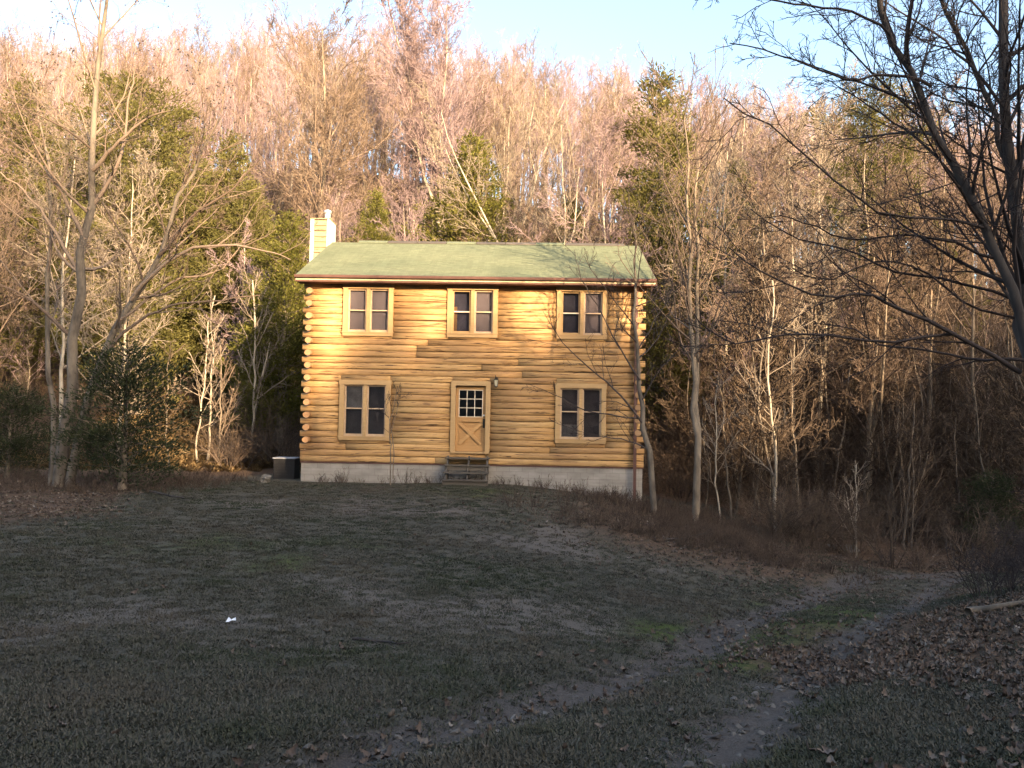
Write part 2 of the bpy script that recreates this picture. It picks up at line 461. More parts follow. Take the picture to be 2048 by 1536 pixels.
def moss_mask(x, y):
    m = np.zeros(np.shape(x))
    for (px, py, r) in [(1420,1275,1.1),(1600,1265,1.5),(1500,1310,.9),(1680,1220,1.2),(960,985,2.2),(600,1110,2.4),(330,1090,2.0)]:
        p = to_ground(px, py); m = np.maximum(m, (1.5 if px > 1200 else .6) * np.exp(-(((x-p[0])/r)**2 + ((y-p[1])/(r*1.3))**2)))
    return np.clip(m * (0.75 + 0.8 * fbm(x * 1.2, y * 1.2, 3, 77)), 0, 1)

def bare_mask(x, y):
    m = np.zeros(np.shape(x))
    for (px, py, rx, ry) in [(150,1240,3.2,1.3),(420,1285,2.4,.9),(900,1200,2.5,2.0),(1150,1090,2.6,2.2),(700,1010,3.5,1.5),(1050,1240,2,1.2)]:
        p = to_ground(px, py); m = np.maximum(m, np.exp(-(((x-p[0])/rx)**2 + ((y-p[1])/ry)**2)))
    return np.clip(m * (0.7 + 1.0 * fbm(x * 0.9, y * 0.9, 4, 57)), 0, 1)

me = mesh_np("ground", np.stack([GX, GY, GZ], -1).reshape(-1, 3), quads, True)
xf, yf = GX.ravel(), GY.ravel()
ra, rb = rut_depth(xf, yf)
mud = np.clip(ra * 1.1 + rb * 0.9, 0, 1) * smooth(30, 24, yf)
for nm, arr in (("mud", mud), ("leaf", leaf_mask(xf, yf)), ("moss", moss_mask(xf, yf)), ("bare", bare_mask(xf, yf)), ("straw", np.clip(1.5 * np.exp(-(((xf + 15) / 5.5) ** 2 + ((yf - 38) / 6.0) ** 2)), 0, 1))):
    a = me.attributes.new(nm, 'FLOAT', 'POINT'); a.data.foreach_set("value", arr.astype(np.float32))

def mat_ground():
    m = Mat("ground_cover", 0.95, 0.1)
    w = m.world()
    n1 = m.noise(w, 0.9, 6, 0.6); n2 = m.noise(w, 9, 5, 0.65); n3 = m.noise(w, 60, 4, 0.7)
    lawn = m.mix(m.ramp(n1, [(0.35, 0.0), (0.65, 1.0)]), (0.058, 0.054, 0.042), (0.09, 0.082, 0.066))
    lawn = m.mix(m.ramp(n2, [(0.35, 0.0), (0.7, 0.8)]), lawn, (0.115, 0.105, 0.08))
    lawn = m.mix(m.ramp(n3, [(0.3, 0.7), (0.55, 0.0)]), lawn, (0.03, 0.028, 0.02))
    bare = m.mix(n2, (0.095, 0.08, 0.066), (0.15, 0.13, 0.11))
    moss = m.mix(n2, (0.042, 0.055, 0.016), (0.078, 0.096, 0.032))
    leaf = m.mix(m.ramp(n2, [(0.3, 0.0), (0.7, 1.0)]), (0.066, 0.044, 0.032), (0.185, 0.125, 0.082))
    leaf = m.mix(m.ramp(m.noise(w, 24, 4, 0.7), [(0.35, 0.8), (0.6, 0.0)]), leaf, (0.05, 0.03, 0.022))
    mudc = m.mix(n2, (0.062, 0.053, 0.048), (0.155, 0.136, 0.122))
    mudc = m.mix(m.ramp(n3, [(0.35, 0.6), (0.6, 0.0)]), mudc, (0.03, 0.026, 0.024))
    def brk(a): return m.ramp(m.math('ADD', m.attr(a), m.math('MULTIPLY', m.math('SUBTRACT', n2, 0.5), 0.7)), [(0.3, 0.0), (0.65, 1.0)])
    c = m.mix(brk("bare"), lawn, bare)
    c = m.mix(brk("moss"), c, moss)
    c = m.mix(brk("leaf"), c, leaf)
    c = m.mix(brk("straw"), c, m.mix(n2, (0.20, 0.13, 0.06), (0.40, 0.29, 0.15)))
    c = m.mix(brk("mud"), c, mudc)
    hgt = m.math('ADD', m.math('MULTIPLY', n2, 1.0), m.math('MULTIPLY', n3, 0.5))
    return m.color(c).bump(hgt, 0.9, 0.05).m
me.materials.append(mat_ground())
tag(link("ground", me), kind="structure")

# ------------------------------------------------------------------ scattering of uncountable stuff (geometry nodes)
def template(me, name, coll):
    o = bpy.data.objects.new(name, me); coll.objects.link(o); return o

def scatter(name, P, rot, scl, which, meshes, label, cat=None):
    coll = bpy.data.collections.new(name + "_kinds")
    for i, m_ in enumerate(meshes): template(m_, "%s_kind_%02d" % (name, i), coll)
    me = bpy.data.meshes.new(name)
    P = np.asarray(P, np.float32)
    me.vertices.add(len(P)); me.vertices.foreach_set("co", P.ravel())
    a = me.attributes.new("rot", 'FLOAT_VECTOR', 'POINT'); a.data.foreach_set("vector", np.asarray(rot, np.float32).ravel())
    a = me.attributes.new("scl", 'FLOAT', 'POINT'); a.data.foreach_set("value", np.asarray(scl, np.float32))
    a = me.attributes.new("which", 'INT', 'POINT'); a.data.foreach_set("value", np.asarray(which, np.int32))
    o = link(name, me)
    ng = bpy.data.node_groups.new(name + "_nodes", 'GeometryNodeTree')
    ng.interface.new_socket("Geometry", in_out='INPUT', socket_type='NodeSocketGeometry')
    ng.interface.new_socket("Geometry", in_out='OUTPUT', socket_type='NodeSocketGeometry')
    N, L = ng.nodes, ng.links
    gi, go = N.new("NodeGroupInput"), N.new("NodeGroupOutput")
    ci = N.new("GeometryNodeCollectionInfo"); ci.inputs[0].default_value = coll
    ci.inputs["Separate Children"].default_value = True; ci.inputs["Reset Children"].default_value = True
    ip = N.new("GeometryNodeInstanceOnPoints"); ip.inputs["Pick Instance"].default_value = True
    def na(n, t):
        x = N.new("GeometryNodeInputNamedAttribute"); x.data_type = t; x.inputs["Name"].default_value = n
        return [s for s in x.outputs if s.enabled][0]
    L.new(gi.outputs[0], ip.inputs["Points"]); L.new(ci.outputs[0], ip.inputs["Instance"])
    L.new(na("which", 'INT'), ip.inputs["Instance Index"]); L.new(na("rot", 'FLOAT_VECTOR'), ip.inputs["Rotation"])
    L.new(na("scl", 'FLOAT'), ip.inputs["Scale"]); L.new(ip.outputs[0], go.inputs[0])
    md = o.modifiers.new("scatter", 'NODES'); md.node_group = ng
    return tag(o, label, cat, kind="stuff")

# ------------------------------------------------------------------ bare trees
def nrm(v): return v / (np.linalg.norm(v, axis=-1, keepdims=True) + 1e-9)

def tubes(levels):
    """levels: list of (P (m,n,3), R (m,n), sides) -> verts, quads"""
    VV, FF, base = [], [], 0
    for P, R, k in levels:
        m, n = P.shape[:2]
        T = np.empty_like(P); T[:, 1:-1] = P[:, 2:] - P[:, :-2]; T[:, 0] = P[:, 1] - P[:, 0]; T[:, -1] = P[:, -1] - P[:, -2]
        T = nrm(T)
        ref = np.where(np.abs(nrm(P[:, -1] - P[:, 0])[:, 2:3]) > 0.8, np.array([[1., 0, 0]]), np.array([[0, 0, 1.]]))[:, None, :]
        A = nrm(np.cross(T, ref)); B = np.cross(T, A)
        th = np.arange(k) * 2 * math.pi / k
        V = P[:, :, None] + R[:, :, None, None] * (A[:, :, None] * np.cos(th)[None, None, :, None] + B[:, :, None] * np.sin(th)[None, None, :, None])
        ii = np.arange(m * n * k).reshape(m, n, k)
        a = ii[:, :-1]; b = ii[:, 1:]
        F = np.stack([a, np.roll(a, -1, 2), np.roll(b, -1, 2), b], -1).reshape(-1, 4) + base
        VV.append(V.reshape(-1, 3)); FF.append(F); base += m * n * k
    return np.concatenate(VV), np.concatenate(FF)

def grow(rng, P, R, c, t0, t1, ang, ratio, n, wig, up, rfac, rmin, shape=0.5, jit=0.22, Lp=None):
    m, n0 = P.shape[:2]
    L = np.linalg.norm(np.diff(P, axis=1), axis=-1).sum(1) if Lp is None else Lp
    ix = np.repeat(np.arange(m), c); N = m * c
    t = t0 + (t1 - t0) * ((np.tile(np.arange(c), m) + rng.random(N)) / c)
    f = t * (n0 - 1); i = np.minimum(f.astype(int), n0 - 2); w = (f - i)[:, None]
    pos = P[ix, i] * (1 - w) + P[ix, i+1] * w
    tan = nrm(P[ix, i+1] - P[ix, i])
    r = R[ix, i] * (1 - w[:, 0]) + R[ix, i+1] * w[:, 0]
    ln = L[ix] * ratio * (1 - shape * t) * (0.65 + 0.6 * rng.random(N))
    az = np.tile(np.arange(c) * 2.4, m) + rng.random(N) * 1.2 + ix * 1.7
    a = nrm(np.cross(tan, nrm(rng.normal(size=(N, 3))))); b = np.cross(tan, a)
    an = ang * (1 + jit * rng.normal(size=N))
    d = np.cos(an)[:, None] * tan + np.sin(an)[:, None] * (np.cos(az)[:, None] * a + np.sin(az)[:, None] * b)
    Q = np.empty((N, n, 3)); Q[:, 0] = pos
    for j in range(1, n):
        d = nrm(d + wig * rng.normal(size=(N, 3)) + np.array([0, 0, up]))
        Q[:, j] = Q[:, j-1] + d * (ln / (n - 1))[:, None]
    r0 = np.maximum(np.minimum(r * rfac, ln * 0.03 + rmin), rmin)
    RR = r0[:, None] + (rmin - r0)[:, None] * np.linspace(0, 1, n)[None] ** 0.8
    return Q, RR

def spline(pts, n):
    pts = np.asarray(pts, float); m = len(pts)
    p = np.vstack([2*pts[0]-pts[1], pts, 2*pts[-1]-pts[-2]])
    out = []
    for u in np.linspace(0, m - 1, n):
        i = min(int(u), m - 2); t = u - i; a, b, c, d = p[i], p[i+1], p[i+2], p[i+3]
        out.append(0.5*((2*b)+(-a+c)*t+(2*a-5*b+4*c-d)*t*t+(-a+3*b-3*c+d)*t**3))
    return np.array(out)

def trunk_line(rng, H, r0, r1, n=12, wob=0.02, lean=(0, 0)):
    z = np.linspace(-0.03 * H, H, n)
    w = np.cumsum(rng.normal(size=(n, 2)) * wob * H / n * 3, 0); w -= w[0]
    P = np.stack([w[:, 0] + lean[0] * (z / H), w[:, 1] + lean[1] * (z / H), z], 1)[None]
    tt = np.linspace(0, 1, n)
    R = (r0 + (r1 - r0) * tt ** 0.75) * (1 + 0.45 * np.exp(-tt * 22))
    return P, R[None]

def bare_tree(seed, H, r0, crown0=0.35, n1=18, a1=0.75, l1=0.42, n2=7, n3=6, n4=4, up=0.10, tw=0.009, forks=0, wob=0.02):
    """returns (trunk mesh arrays, crown mesh arrays)"""
    rng = np.random.default_rng(seed)
    P, R = trunk_line(rng, H, r0, 0.02, 14, wob)
    stems = [(P, R)]
    if forks:
        Q, S = grow(rng, P, R, forks, crown0 * 0.8, crown0 * 1.5, 0.38, 0.62, 10, 0.07, 0.10, 0.72, 0.02, 0.3)
        stems.append((Q, S))
    lv1 = [grow(rng, p, r, n1 if k == 0 else max(5, n1 // 2), crown0 if k == 0 else 0.25, 0.97, a1, l1, 7, 0.10, up, 0.5, 0.014, 0.62) for k, (p, r) in enumerate(stems)]
    P1 = np.concatenate([q[0] for q in lv1]); R1 = np.concatenate([q[1] for q in lv1])
    P2, R2 = grow(rng, P1, R1, n2, 0.18, 0.98, 0.72, 0.46, 5, 0.13, up * 0.9, 0.6, tw * 1.25, 0.5)
    P3, R3 = grow(rng, P2, R2, n3, 0.15, 1.0, 0.75, 0.50, 4, 0.16, up * 0.6, 0.7, tw, 0.4)
    lev = [(P1, R1, 4), (P2, R2, 3), (P3, R3, 3)]
    if n4:
        P4, R4 = grow(rng, P3, R3, n4, 0.15, 1.0, 0.7, 0.55, 2, 0.15, up * 0.5, 0.8, tw * 0.85, 0.3)
        lev.append((P4, R4, 3))
    return tubes([(p, r, 7) for p, r in stems]), tubes(lev)

def tree_mesh(name, arrs, bark, twig):
    return mesh_np(name + "_trunk", *arrs[0], True, bark), mesh_np(name + "_crown", *arrs[1], False, twig)

def put_tree(name, label, meshes, x, y, rz=0.0, scale=1.0, group=None, mats=None, z=None, cat="tree", parts=("trunk", "crown")):
    zz = float(ground(np.array([x]), np.array([y]))[0]) if z is None else z
    e = empty(name, (x, y, zz), rz, scale)
    tag(e, label, cat, group)
    for i, (nm, me) in enumerate(zip(parts, meshes)):
        o = link(nm, me, e)
        if len(meshes) > 2:
            o.material_slots[0].link = 'OBJECT'; o.material_slots[0].material = meshes[2][i]
    return e

FOREST = []        # (meshes, natural height)
for i, kw in enumerate([dict(H=16, r0=.13, crown0=.30, n1=22, n2=7, n3=6, n4=4),
                        dict(H=17, r0=.16, crown0=.25, n1=18, n2=8, n3=6, n4=4, forks=2),
                        dict(H=15, r0=.11, crown0=.35, n1=22, n2=7, n3=6, n4=3, a1=.65),
                        dict(H=16, r0=.17, crown0=.22, n1=16, n2=8, n3=7, n4=4, forks=3, wob=.03),
                        dict(H=14, r0=.10, crown0=.16, n1=28, n2=6, n3=6, n4=3, a1=.9, l1=.34),
                        dict(H=9, r0=.055, crown0=.10, n1=26, n2=6, n3=5, n4=3, a1=.95, l1=.36, wob=.04),
                        dict(H=10, r0=.07, crown0=.14, n1=20, n2=7, n3=6, n4=3, a1=.8, l1=.42, forks=3, wob=.04)]):
    arr = bare_tree(100 + i, tw=0.011, **kw)
    FOREST.append((arr, kw["H"]))
FOREST_TAN = [(tree_mesh("forest_tan_%d" % i, a, BARK_TAN, TWIG_TAN), h) for i, (a, h) in enumerate(FOREST)]
FOREST_PINK = [((*m, (BARK_PALE, TWIG_PINK_HAZE)), h) for m, h in FOREST_TAN]      # the same shapes in other barks
FOREST_PALE = [((*m, (BARK_PALE, TWIG_PALE)), h) for m, h in FOREST_TAN]
SAPS = []
for i, kw in enumerate([dict(H=6, r0=.045, crown0=.25, n1=14, n2=5, n3=4, n4=0, a1=.8, l1=.35), dict(H=7, r0=.05, crown0=.2, n1=16, n2=5, n3=4, n4=0, a1=.95, l1=.3), dict(H=5, r0=.04, crown0=.2, n1=13, n2=5, n3=4, n4=0, a1=.7, l1=.4, forks=1)]):
    SAPS.append((bare_tree(140 + i, tw=0.006, wob=.035, **kw), kw["H"]))
SAP_PALE = [(tree_mesh("sapling_pale_%d" % i, a, BARK_PALE, TWIG_PALE), h) for i, (a, h) in enumerate(SAPS)]
SAP_TAN = [((*m, (BARK_TAN, TWIG_TAN)), h) for m, h in SAP_PALE]

def shrub(seed, H, nst=9, tw=0.005):
    rng = np.random.default_rng(seed)
    n = 6; P = np.empty((nst, n, 3)); az = rng.random(nst) * 6.28; el = 0.25 + 0.45 * rng.random(nst)
    P[:, 0] = np.stack([np.cos(az) * .12, np.sin(az) * .12, np.full(nst, -.05)], 1)
    d = np.stack([np.sin(el) * np.cos(az), np.sin(el) * np.sin(az), np.cos(el)], 1); L = H * (0.6 + 0.5 * rng.random(nst))
    for j in range(1, n):
        d = nrm(d + 0.12 * rng.normal(size=(nst, 3)) + np.array([0, 0, -.03])); P[:, j] = P[:, j-1] + d * (L / (n-1))[:, None]
    R = np.linspace(.014, tw, n)[None].repeat(nst, 0) * (H / 2) ** .5
    P2, R2 = grow(rng, P, R, 7, .2, 1, .7, .5, 4, .15, .03, .7, tw)
    P3, R3 = grow(rng, P2, R2, 5, .15, 1, .75, .5, 3, .15, .03, .8, tw * .85)
    return tubes([(P, R, 4), (P2, R2, 3), (P3, R3, 3)])

# ------------------------------------------------------------------ evergreens
def cedar(seed, H, rad, prof, nbr=170, nsp=60, up=0.45, L=0.14, W=0.018, gap=0.25):
    rng = np.random.default_rng(seed)
    P, R = trunk_line(rng, H * .97, .022 * H ** .9 + .03, .01, 10, .012)
    t = (np.arange(nbr) + rng.random(nbr)) / nbr
    t = 0.04 + 0.96 * t
    keep = rng.random(nbr) > gap * (0.4 + 0.6 * np.sin(t * 19 + seed) ** 2); t = t[keep]; nb = len(t)
    az = np.arange(nb) * 2.399 + rng.normal(size=nb) * .5
    lump = 1 + 0.22 * np.sin(az * 2 + seed) * np.cos(t * 9 + seed)
    bl = rad * np.interp(t, *zip(*prof)) * (0.62 + 0.55 * rng.random(nb)) * lump + 0.08
    d = np.stack([np.cos(az), np.sin(az), up + 0.25 * rng.normal(size=nb)], 1); d = nrm(d)
    base = np.stack([np.interp(t * H, P[0, :, 2], P[0, :, 0]), np.interp(t * H, P[0, :, 2], P[0, :, 1]), t * H], 1)
    n = 5; B = np.empty((nb, n, 3)); B[:, 0] = base; dd = d.copy()
    for j in range(1, n):
        dd = nrm(dd + np.array([0, 0, .06]) + .06 * rng.normal(size=(nb, 3))); B[:, j] = B[:, j-1] + dd * (bl / (n-1))[:, None]
    BR = np.linspace(.02, .006, n)[None].repeat(nb, 0)
    cnt = np.maximum(6, (nsp * bl / rad * 1.3)).astype(int)
    ix = np.repeat(np.arange(nb), cnt); N = len(ix)
    u = 0.15 + 0.87 * rng.random(N) ** 0.75
    f = np.clip(u, 0, .999) * (n - 1); i = f.astype(int); w = (f - i)[:, None]
    pos = B[ix, i] * (1 - w) + B[ix, i+1] * w
    spread = (0.10 + 0.16 * bl[ix] * (1.05 - u))[:, None]
    pos = pos + rng.normal(size=(N, 3)) * spread * np.array([1, 1, .75])
    sd = nrm(d[ix] * 0.8 + np.array([0, 0, .55]) + rng.normal(size=(N, 3)) * .55)
    ln = (L * (0.6 + 0.8 * rng.random(N)))[:, None]; wd = W * (0.7 + 0.6 * rng.random(N))[:, None]
    a = nrm(np.cross(sd, nrm(rng.normal(size=(N, 3))))); b = np.cross(sd, a)
    V = np.stack([pos, pos + sd*ln*.45 + a*wd, pos + sd*ln, pos + sd*ln*.45 - a*wd,
                  pos + sd*ln*.1, pos + sd*ln*.5 + b*wd, pos + sd*ln*.95, pos + sd*ln*.5 - b*wd], 1).reshape(-1, 3)
    F = np.arange(len(V)).reshape(-1, 4)
    tv, tf = tubes([(P, R, 6), (B, BR, 3)])
    return (tv, tf), (V, F)

CONE = [(0, .55), (.06, .9), (.2, 1.0), (.5, .72), (.8, .34), (1, .04)]
SLIM = [(0, .5), (.1, .9), (.35, 1.0), (.7, .62), (1, .05)]
ROUND = [(0, .4), (.15, .8), (.45, 1.0), (.75, .9), (.92, .55), (1, .12)]
BUSH = [(0, .8), (.15, 1.0), (.45, .95), (.75, .65), (1, .1)]
CED_ARR = {"cone": (cedar(1, 12, 2.6, CONE, 270, 190), 12), "slim": (cedar(2, 11, 1.9, SLIM, 260, 150), 11),
           "round": (cedar(3, 15, 3.4, ROUND, 280, 210, .35, .16, .021, .35), 15), "ragged": (cedar(4, 15, 3.1, CONE, 240, 210, .5, .16, .021, .5), 15),
           "bush": (cedar(5, 4.2, 1.7, BUSH, 150, 110, .3, .12, .016, .5), 4.2)}
CED_MESH = {}
def put_cedar(kind, mat, label, px, d, h, rz=0.0, wide=1.0, group=None):
    key = (kind, mat.name)
    if key not in CED_MESH:
        (t, c), H = CED_ARR[kind]
        CED_MESH[key] = (mesh_np("cedar_trunk", *t, True, BARK_GREY), mesh_np("cedar_crown", *c, False, mat))
    H = CED_ARR[kind][1]; p = at(px, 842, d)
    e = put_tree("cedar_tree", label, CED_MESH[key], p[0], p[1], rz, 1.0, group)
    s = h / H; e.scale = (s * wide, s * wide, s)
    return e

def top_h(px, py, d):
    """height above ground of a tree at depth d whose tip shows at (px, py)"""
    p = at(px, py, d); return float(p[2] - ground(np.array([p[0]]), np.array([p[1]]))[0])

# ------------------------------------------------------------------ the cabin
HX0, HX1, HD, NC, LH = -6.33, 3.86, 8.0, 29, 0.1938
HC = (HX0 + HX1) / 2; HW = (HX1 - HX0) / 2; BASE = 0.24
house = empty("log_cabin", (HC, 26.6, BASE), math.radians(-1.5))
tag(house, "two storey honey log cabin with green roof on a grey foundation", "house")
ZT = NC * LH
rs = random.Random(3)

def X(wx): return wx - HC
def Z(wz): return wz - BASE
WINS = [(X(-5.34), X(-3.76), Z(4.19), Z(5.83)), (X(-2.06), X(-.48), Z(4.19), Z(5.83)), (X(1.36), X(2.93), Z(4.19), Z(5.83)),
        (X(-5.38), X(-3.78), Z(.93), Z(2.81)), (X(1.36), X(2.93), Z(.95), Z(2.81))]
DOORBOX = (X(-1.89), X(-.66), Z(.63), Z(2.83))
HOLES = WINS + [DOORBOX]

def log_profile(h, bulge, back=0.09):
    """D profile in (y, z): flat back, rounded front, from the bottom round to the top"""
    a = [(-bulge * math.cos(t) ** 0.75 if math.cos(t) > 0 else 0, h / 2 * math.sin(t)) for t in np.linspace(-1.45, 1.45, 7)]
    return [(back, -h / 2 + .004)] + a + [(back, h / 2 - .004)]

def log_mesh(x0, x1, zc, y0=0.0, h=LH, bulge=0.030, axis='x', seed=0):
    r = np.random.default_rng(seed); n = max(2, int((x1 - x0) / 0.7) + 1)
    prof = np.array(log_profile(h - 0.006, bulge)); k = len(prof)
    wob = r.normal(size=(n, 2)) * np.array([.006, .005])
    xs = np.linspace(x0, x1, n); V = []
    for i, x in enumerate(xs):
        sc = 1 + 0.10 * r.normal()
        for q in prof:
            y = q[0] * (sc if q[0] < 0 else 1) + wob[i, 0] + y0; z = zc + q[1] + wob[i, 1]
            V.append((x, y, z) if axis == 'x' else (y, x, z))
    F = [(i*k + j, (i+1)*k + j, (i+1)*k + (j+1) % k, i*k + (j+1) % k) for i in range(n-1) for j in range(k)]
    me = bpy.data.meshes.new("log"); me.from_pydata(V, [], F + [tuple(range(k)), tuple(range(n*k-1, (n-1)*k-1, -1))]); me.update()
    sm = np.ones(len(me.polygons), bool); sm[-2:] = False; me.polygons.foreach_set("use_smooth", sm)
    me.materials.append(LOG); return me

sd = 0
for c in range(NC):
    zc = (c + .5) * LH
    passing = (c % 2 == 0) and c >= 2
    ext = 0.27 if passing else (0.0 if c >= 2 else 0.25)
    xa, xb = -HW - ext, HW + ext
    cuts = sorted([(h[0] + .03, h[1] - .03) for h in HOLES if h[2] + .015 < zc + LH / 2 and h[3] - .015 > zc - LH / 2])
    runs, cur = [], xa
    for a, b in cuts: runs.append((cur, a)); cur = b
    runs.append((cur, xb))
    for h in HOLES:      # low pieces of log where an opening starts or ends inside a course
        for lo, hi in ((zc - LH/2, min(h[2] + .012, zc + LH/2)), (max(h[3] - .012, zc - LH/2), zc + LH/2)):
            if .03 < hi - lo < LH - .02 and (h[0] + .03, h[1] - .03) in cuts:
                sd += 1; link("log", log_mesh(h[0] + .031, h[1] - .031, (lo + hi) / 2, h=hi - lo, seed=sd), house)
    for a, b in runs:
        pieces = [(a, b)]
        if b - a > 4.5:
            m = a + (b - a) * rs.uniform(.3, .7); pieces = [(a, m - .003), (m + .003, b)]
        for p, q in pieces:
            sd += 1; link("log", log_mesh(p, q, zc, rs.uniform(-.006, .006), seed=sd), house)
    # side wall logs; the courses between the passing front logs run through the corner and show their round ends
    for s in (-1, 1):
        thru = (c % 2 == 1) and c >= 2
        y0 = -0.24 if thru else 0.10
        me = bpy.data.meshes.new("log")
        prof = [(s * (HW - .10), zc - LH/2 + .004)] + [(s * (HW + .10 + .06 * math.cos(t)), zc + (LH/2 - .004) * math.sin(t)) for t in np.linspace(-1.4, 1.4, 7)] + [(s * (HW - .10), zc + LH/2 - .004)]
        if thru:   # nearly round, saddle-notched ends
            prof = [(s * (HW + .04) + .105 * math.cos(t), zc + (LH/2 - .003) * math.sin(t)) for t in np.linspace(0, 2*math.pi, 12, endpoint=False)]
        mb = MB().prism(prof, y0, HD + .1, 'y'); o = mb.build("log", LOG_END, house)

# flat top plate and gables
for s in (-1, 1):
    MB().prism([(0.05, ZT), (HD, ZT), (HD / 2, ZT + 1.98)], s * HW - .06, s * HW + .06, 'x').build("gable_wall", LOG, house)
MB().box(-HW, HW, HD - .1, HD, 0, ZT).build("back_wall", LOG, house)
MB().box(-HW + .1, HW - .1, .22, HD - .12, 2.75, 2.85).build("upper_floor", INNER, house)
MB().box(-HW + .1, HW - .1, .22, HD - .12, .02, .10).build("ground_floor", INNER, house)
MB().box(-HW + .1, HW - .1, 3.0, 3.1, .1, 2.75).build("inner_wall", INNER, house)
MB().box(-HW + .1, HW - .1, 3.0, 3.1, 2.85, ZT).build("inner_wall", INNER, house)
MB().box(-HW - .25, HW + .25, -.005, .11, -.035, -.004).build("sill_plate", SOFFIT, house)
# foundation wall, following the dropping ground
MB().box(-HW - .22, HW + .22, .03, HD, -1.9, -.036).build("foundation_wall", CONCRETE, house)

# roof
EY, EZ, RZ_ = -.50, Z(6.02), Z(7.98)          # eave edge depth / height, ridge height
RX0, RX1 = X(-6.74), X(4.36); RIDY = HD / 2
def slope(y): return EZ + (RZ_ - EZ) * (y - EY) / (RIDY - EY)
ncourse = 32
for side in (0, 1):
    V, F = [], []
    for i in range(ncourse):
        ya, yb = EY + (RIDY - EY) * i / ncourse, EY + (RIDY - EY) * (i + 1) / ncourse
        za, zb = slope(ya), slope(yb)
        n = 56
        for j in range(n):
            x0, x1 = RX0 + (RX1 - RX0) * j / n, RX0 + (RX1 - RX0) * (j + 1) / n
            dz = rs.uniform(-.003, .003)
            my = (lambda y: y) if side == 0 else (lambda y: 2 * RIDY - y)
            b = len(V)
            V += [(x0, my(ya), za + .016 + dz), (x1, my(ya), za + .016 + dz), (x1, my(yb), zb + .002 + dz), (x0, my(yb), zb + .002 + dz), (x0, my(ya), za - .02), (x1, my(ya), za - .02)]
            F += [(b, b+1, b+2, b+3), (b+4, b+5, b+1, b)]
    if side == 0:
        me = bpy.data.meshes.new("roof"); me.from_pydata(V, [], F); me.materials.append(ROOF); roof = link("roof", me, house)
        tag(roof, "green shingled roof with faint courses")
    else:
        me = bpy.data.meshes.new("back_slope"); me.from_pydata(V, [], F); me.materials.append(ROOF); link("back_slope", me, roof)
MB().prism([(EY + .02, EZ - .03), (RIDY, RZ_ - .03), (2*RIDY - EY - .02, EZ - .03), (2*RIDY - EY - .02, EZ - .14), (RIDY, RZ_ - .16), (EY + .02, EZ - .14)], RX0 + .02, RX1 - .02, 'x').build("roof_deck", SOFFIT, roof)
for i in range(9):       # ridge cap pieces
    a = RX0 + 1.0 + (RX1 - RX0 - 1.5) * i / 9; b = RX0 + 1.0 + (RX1 - RX0 - 1.5) * (i + 1) / 9 - .02
    MB().prism([(RIDY - .16, RZ_ - .045), (RIDY, RZ_ + .055), (RIDY + .16, RZ_ - .045), (RIDY + .16, RZ_ - .02), (RIDY, RZ_ + .08), (RIDY - .16, RZ_ - .02)], a, b, 'x').build("ridge_cap", GREYWOOD if i % 3 else ROOF, roof)
MB().prism([(EY - .10, EZ - .005), (EY - .115, EZ - .02), (EY - .10, EZ - .085), (EY + .0, EZ - .095), (EY + .0, EZ - .005)], RX0 - .02, RX1 + .02, 'x').build("gutter", GUTTER, roof)
MB().box(RX0, RX1, EY + .005, EY + .03, EZ - .155, EZ - .10).build("fascia", FASCIA, roof)
MB().box(RX0 + .01, RX1 - .01, EY + .031, .06, EZ - .20, EZ - .165).build("soffit", SOFFIT, roof)
for x0 in (RX0 - .03, RX1):
    MB().prism([(EY, EZ - .02), (RIDY, RZ_ - .02), (RIDY, RZ_ - .2), (EY, EZ - .2)], x0, x0 + .03, 'x').build("rake_board", GUTTER, roof)
# downspout at the right corner
dx = X(3.82)
MB().box(dx - .045, dx + .045, -.22, -.13, -1.15, EZ - .32).build("downspout", GUTTER, house)
MB().prism([(-.22, EZ - .33), (-.13, EZ - .33), (EY + .0, EZ - .09), (EY - .09, EZ - .09)], dx - .045, dx + .045, 'x').build("downspout_elbow", GUTTER, house)

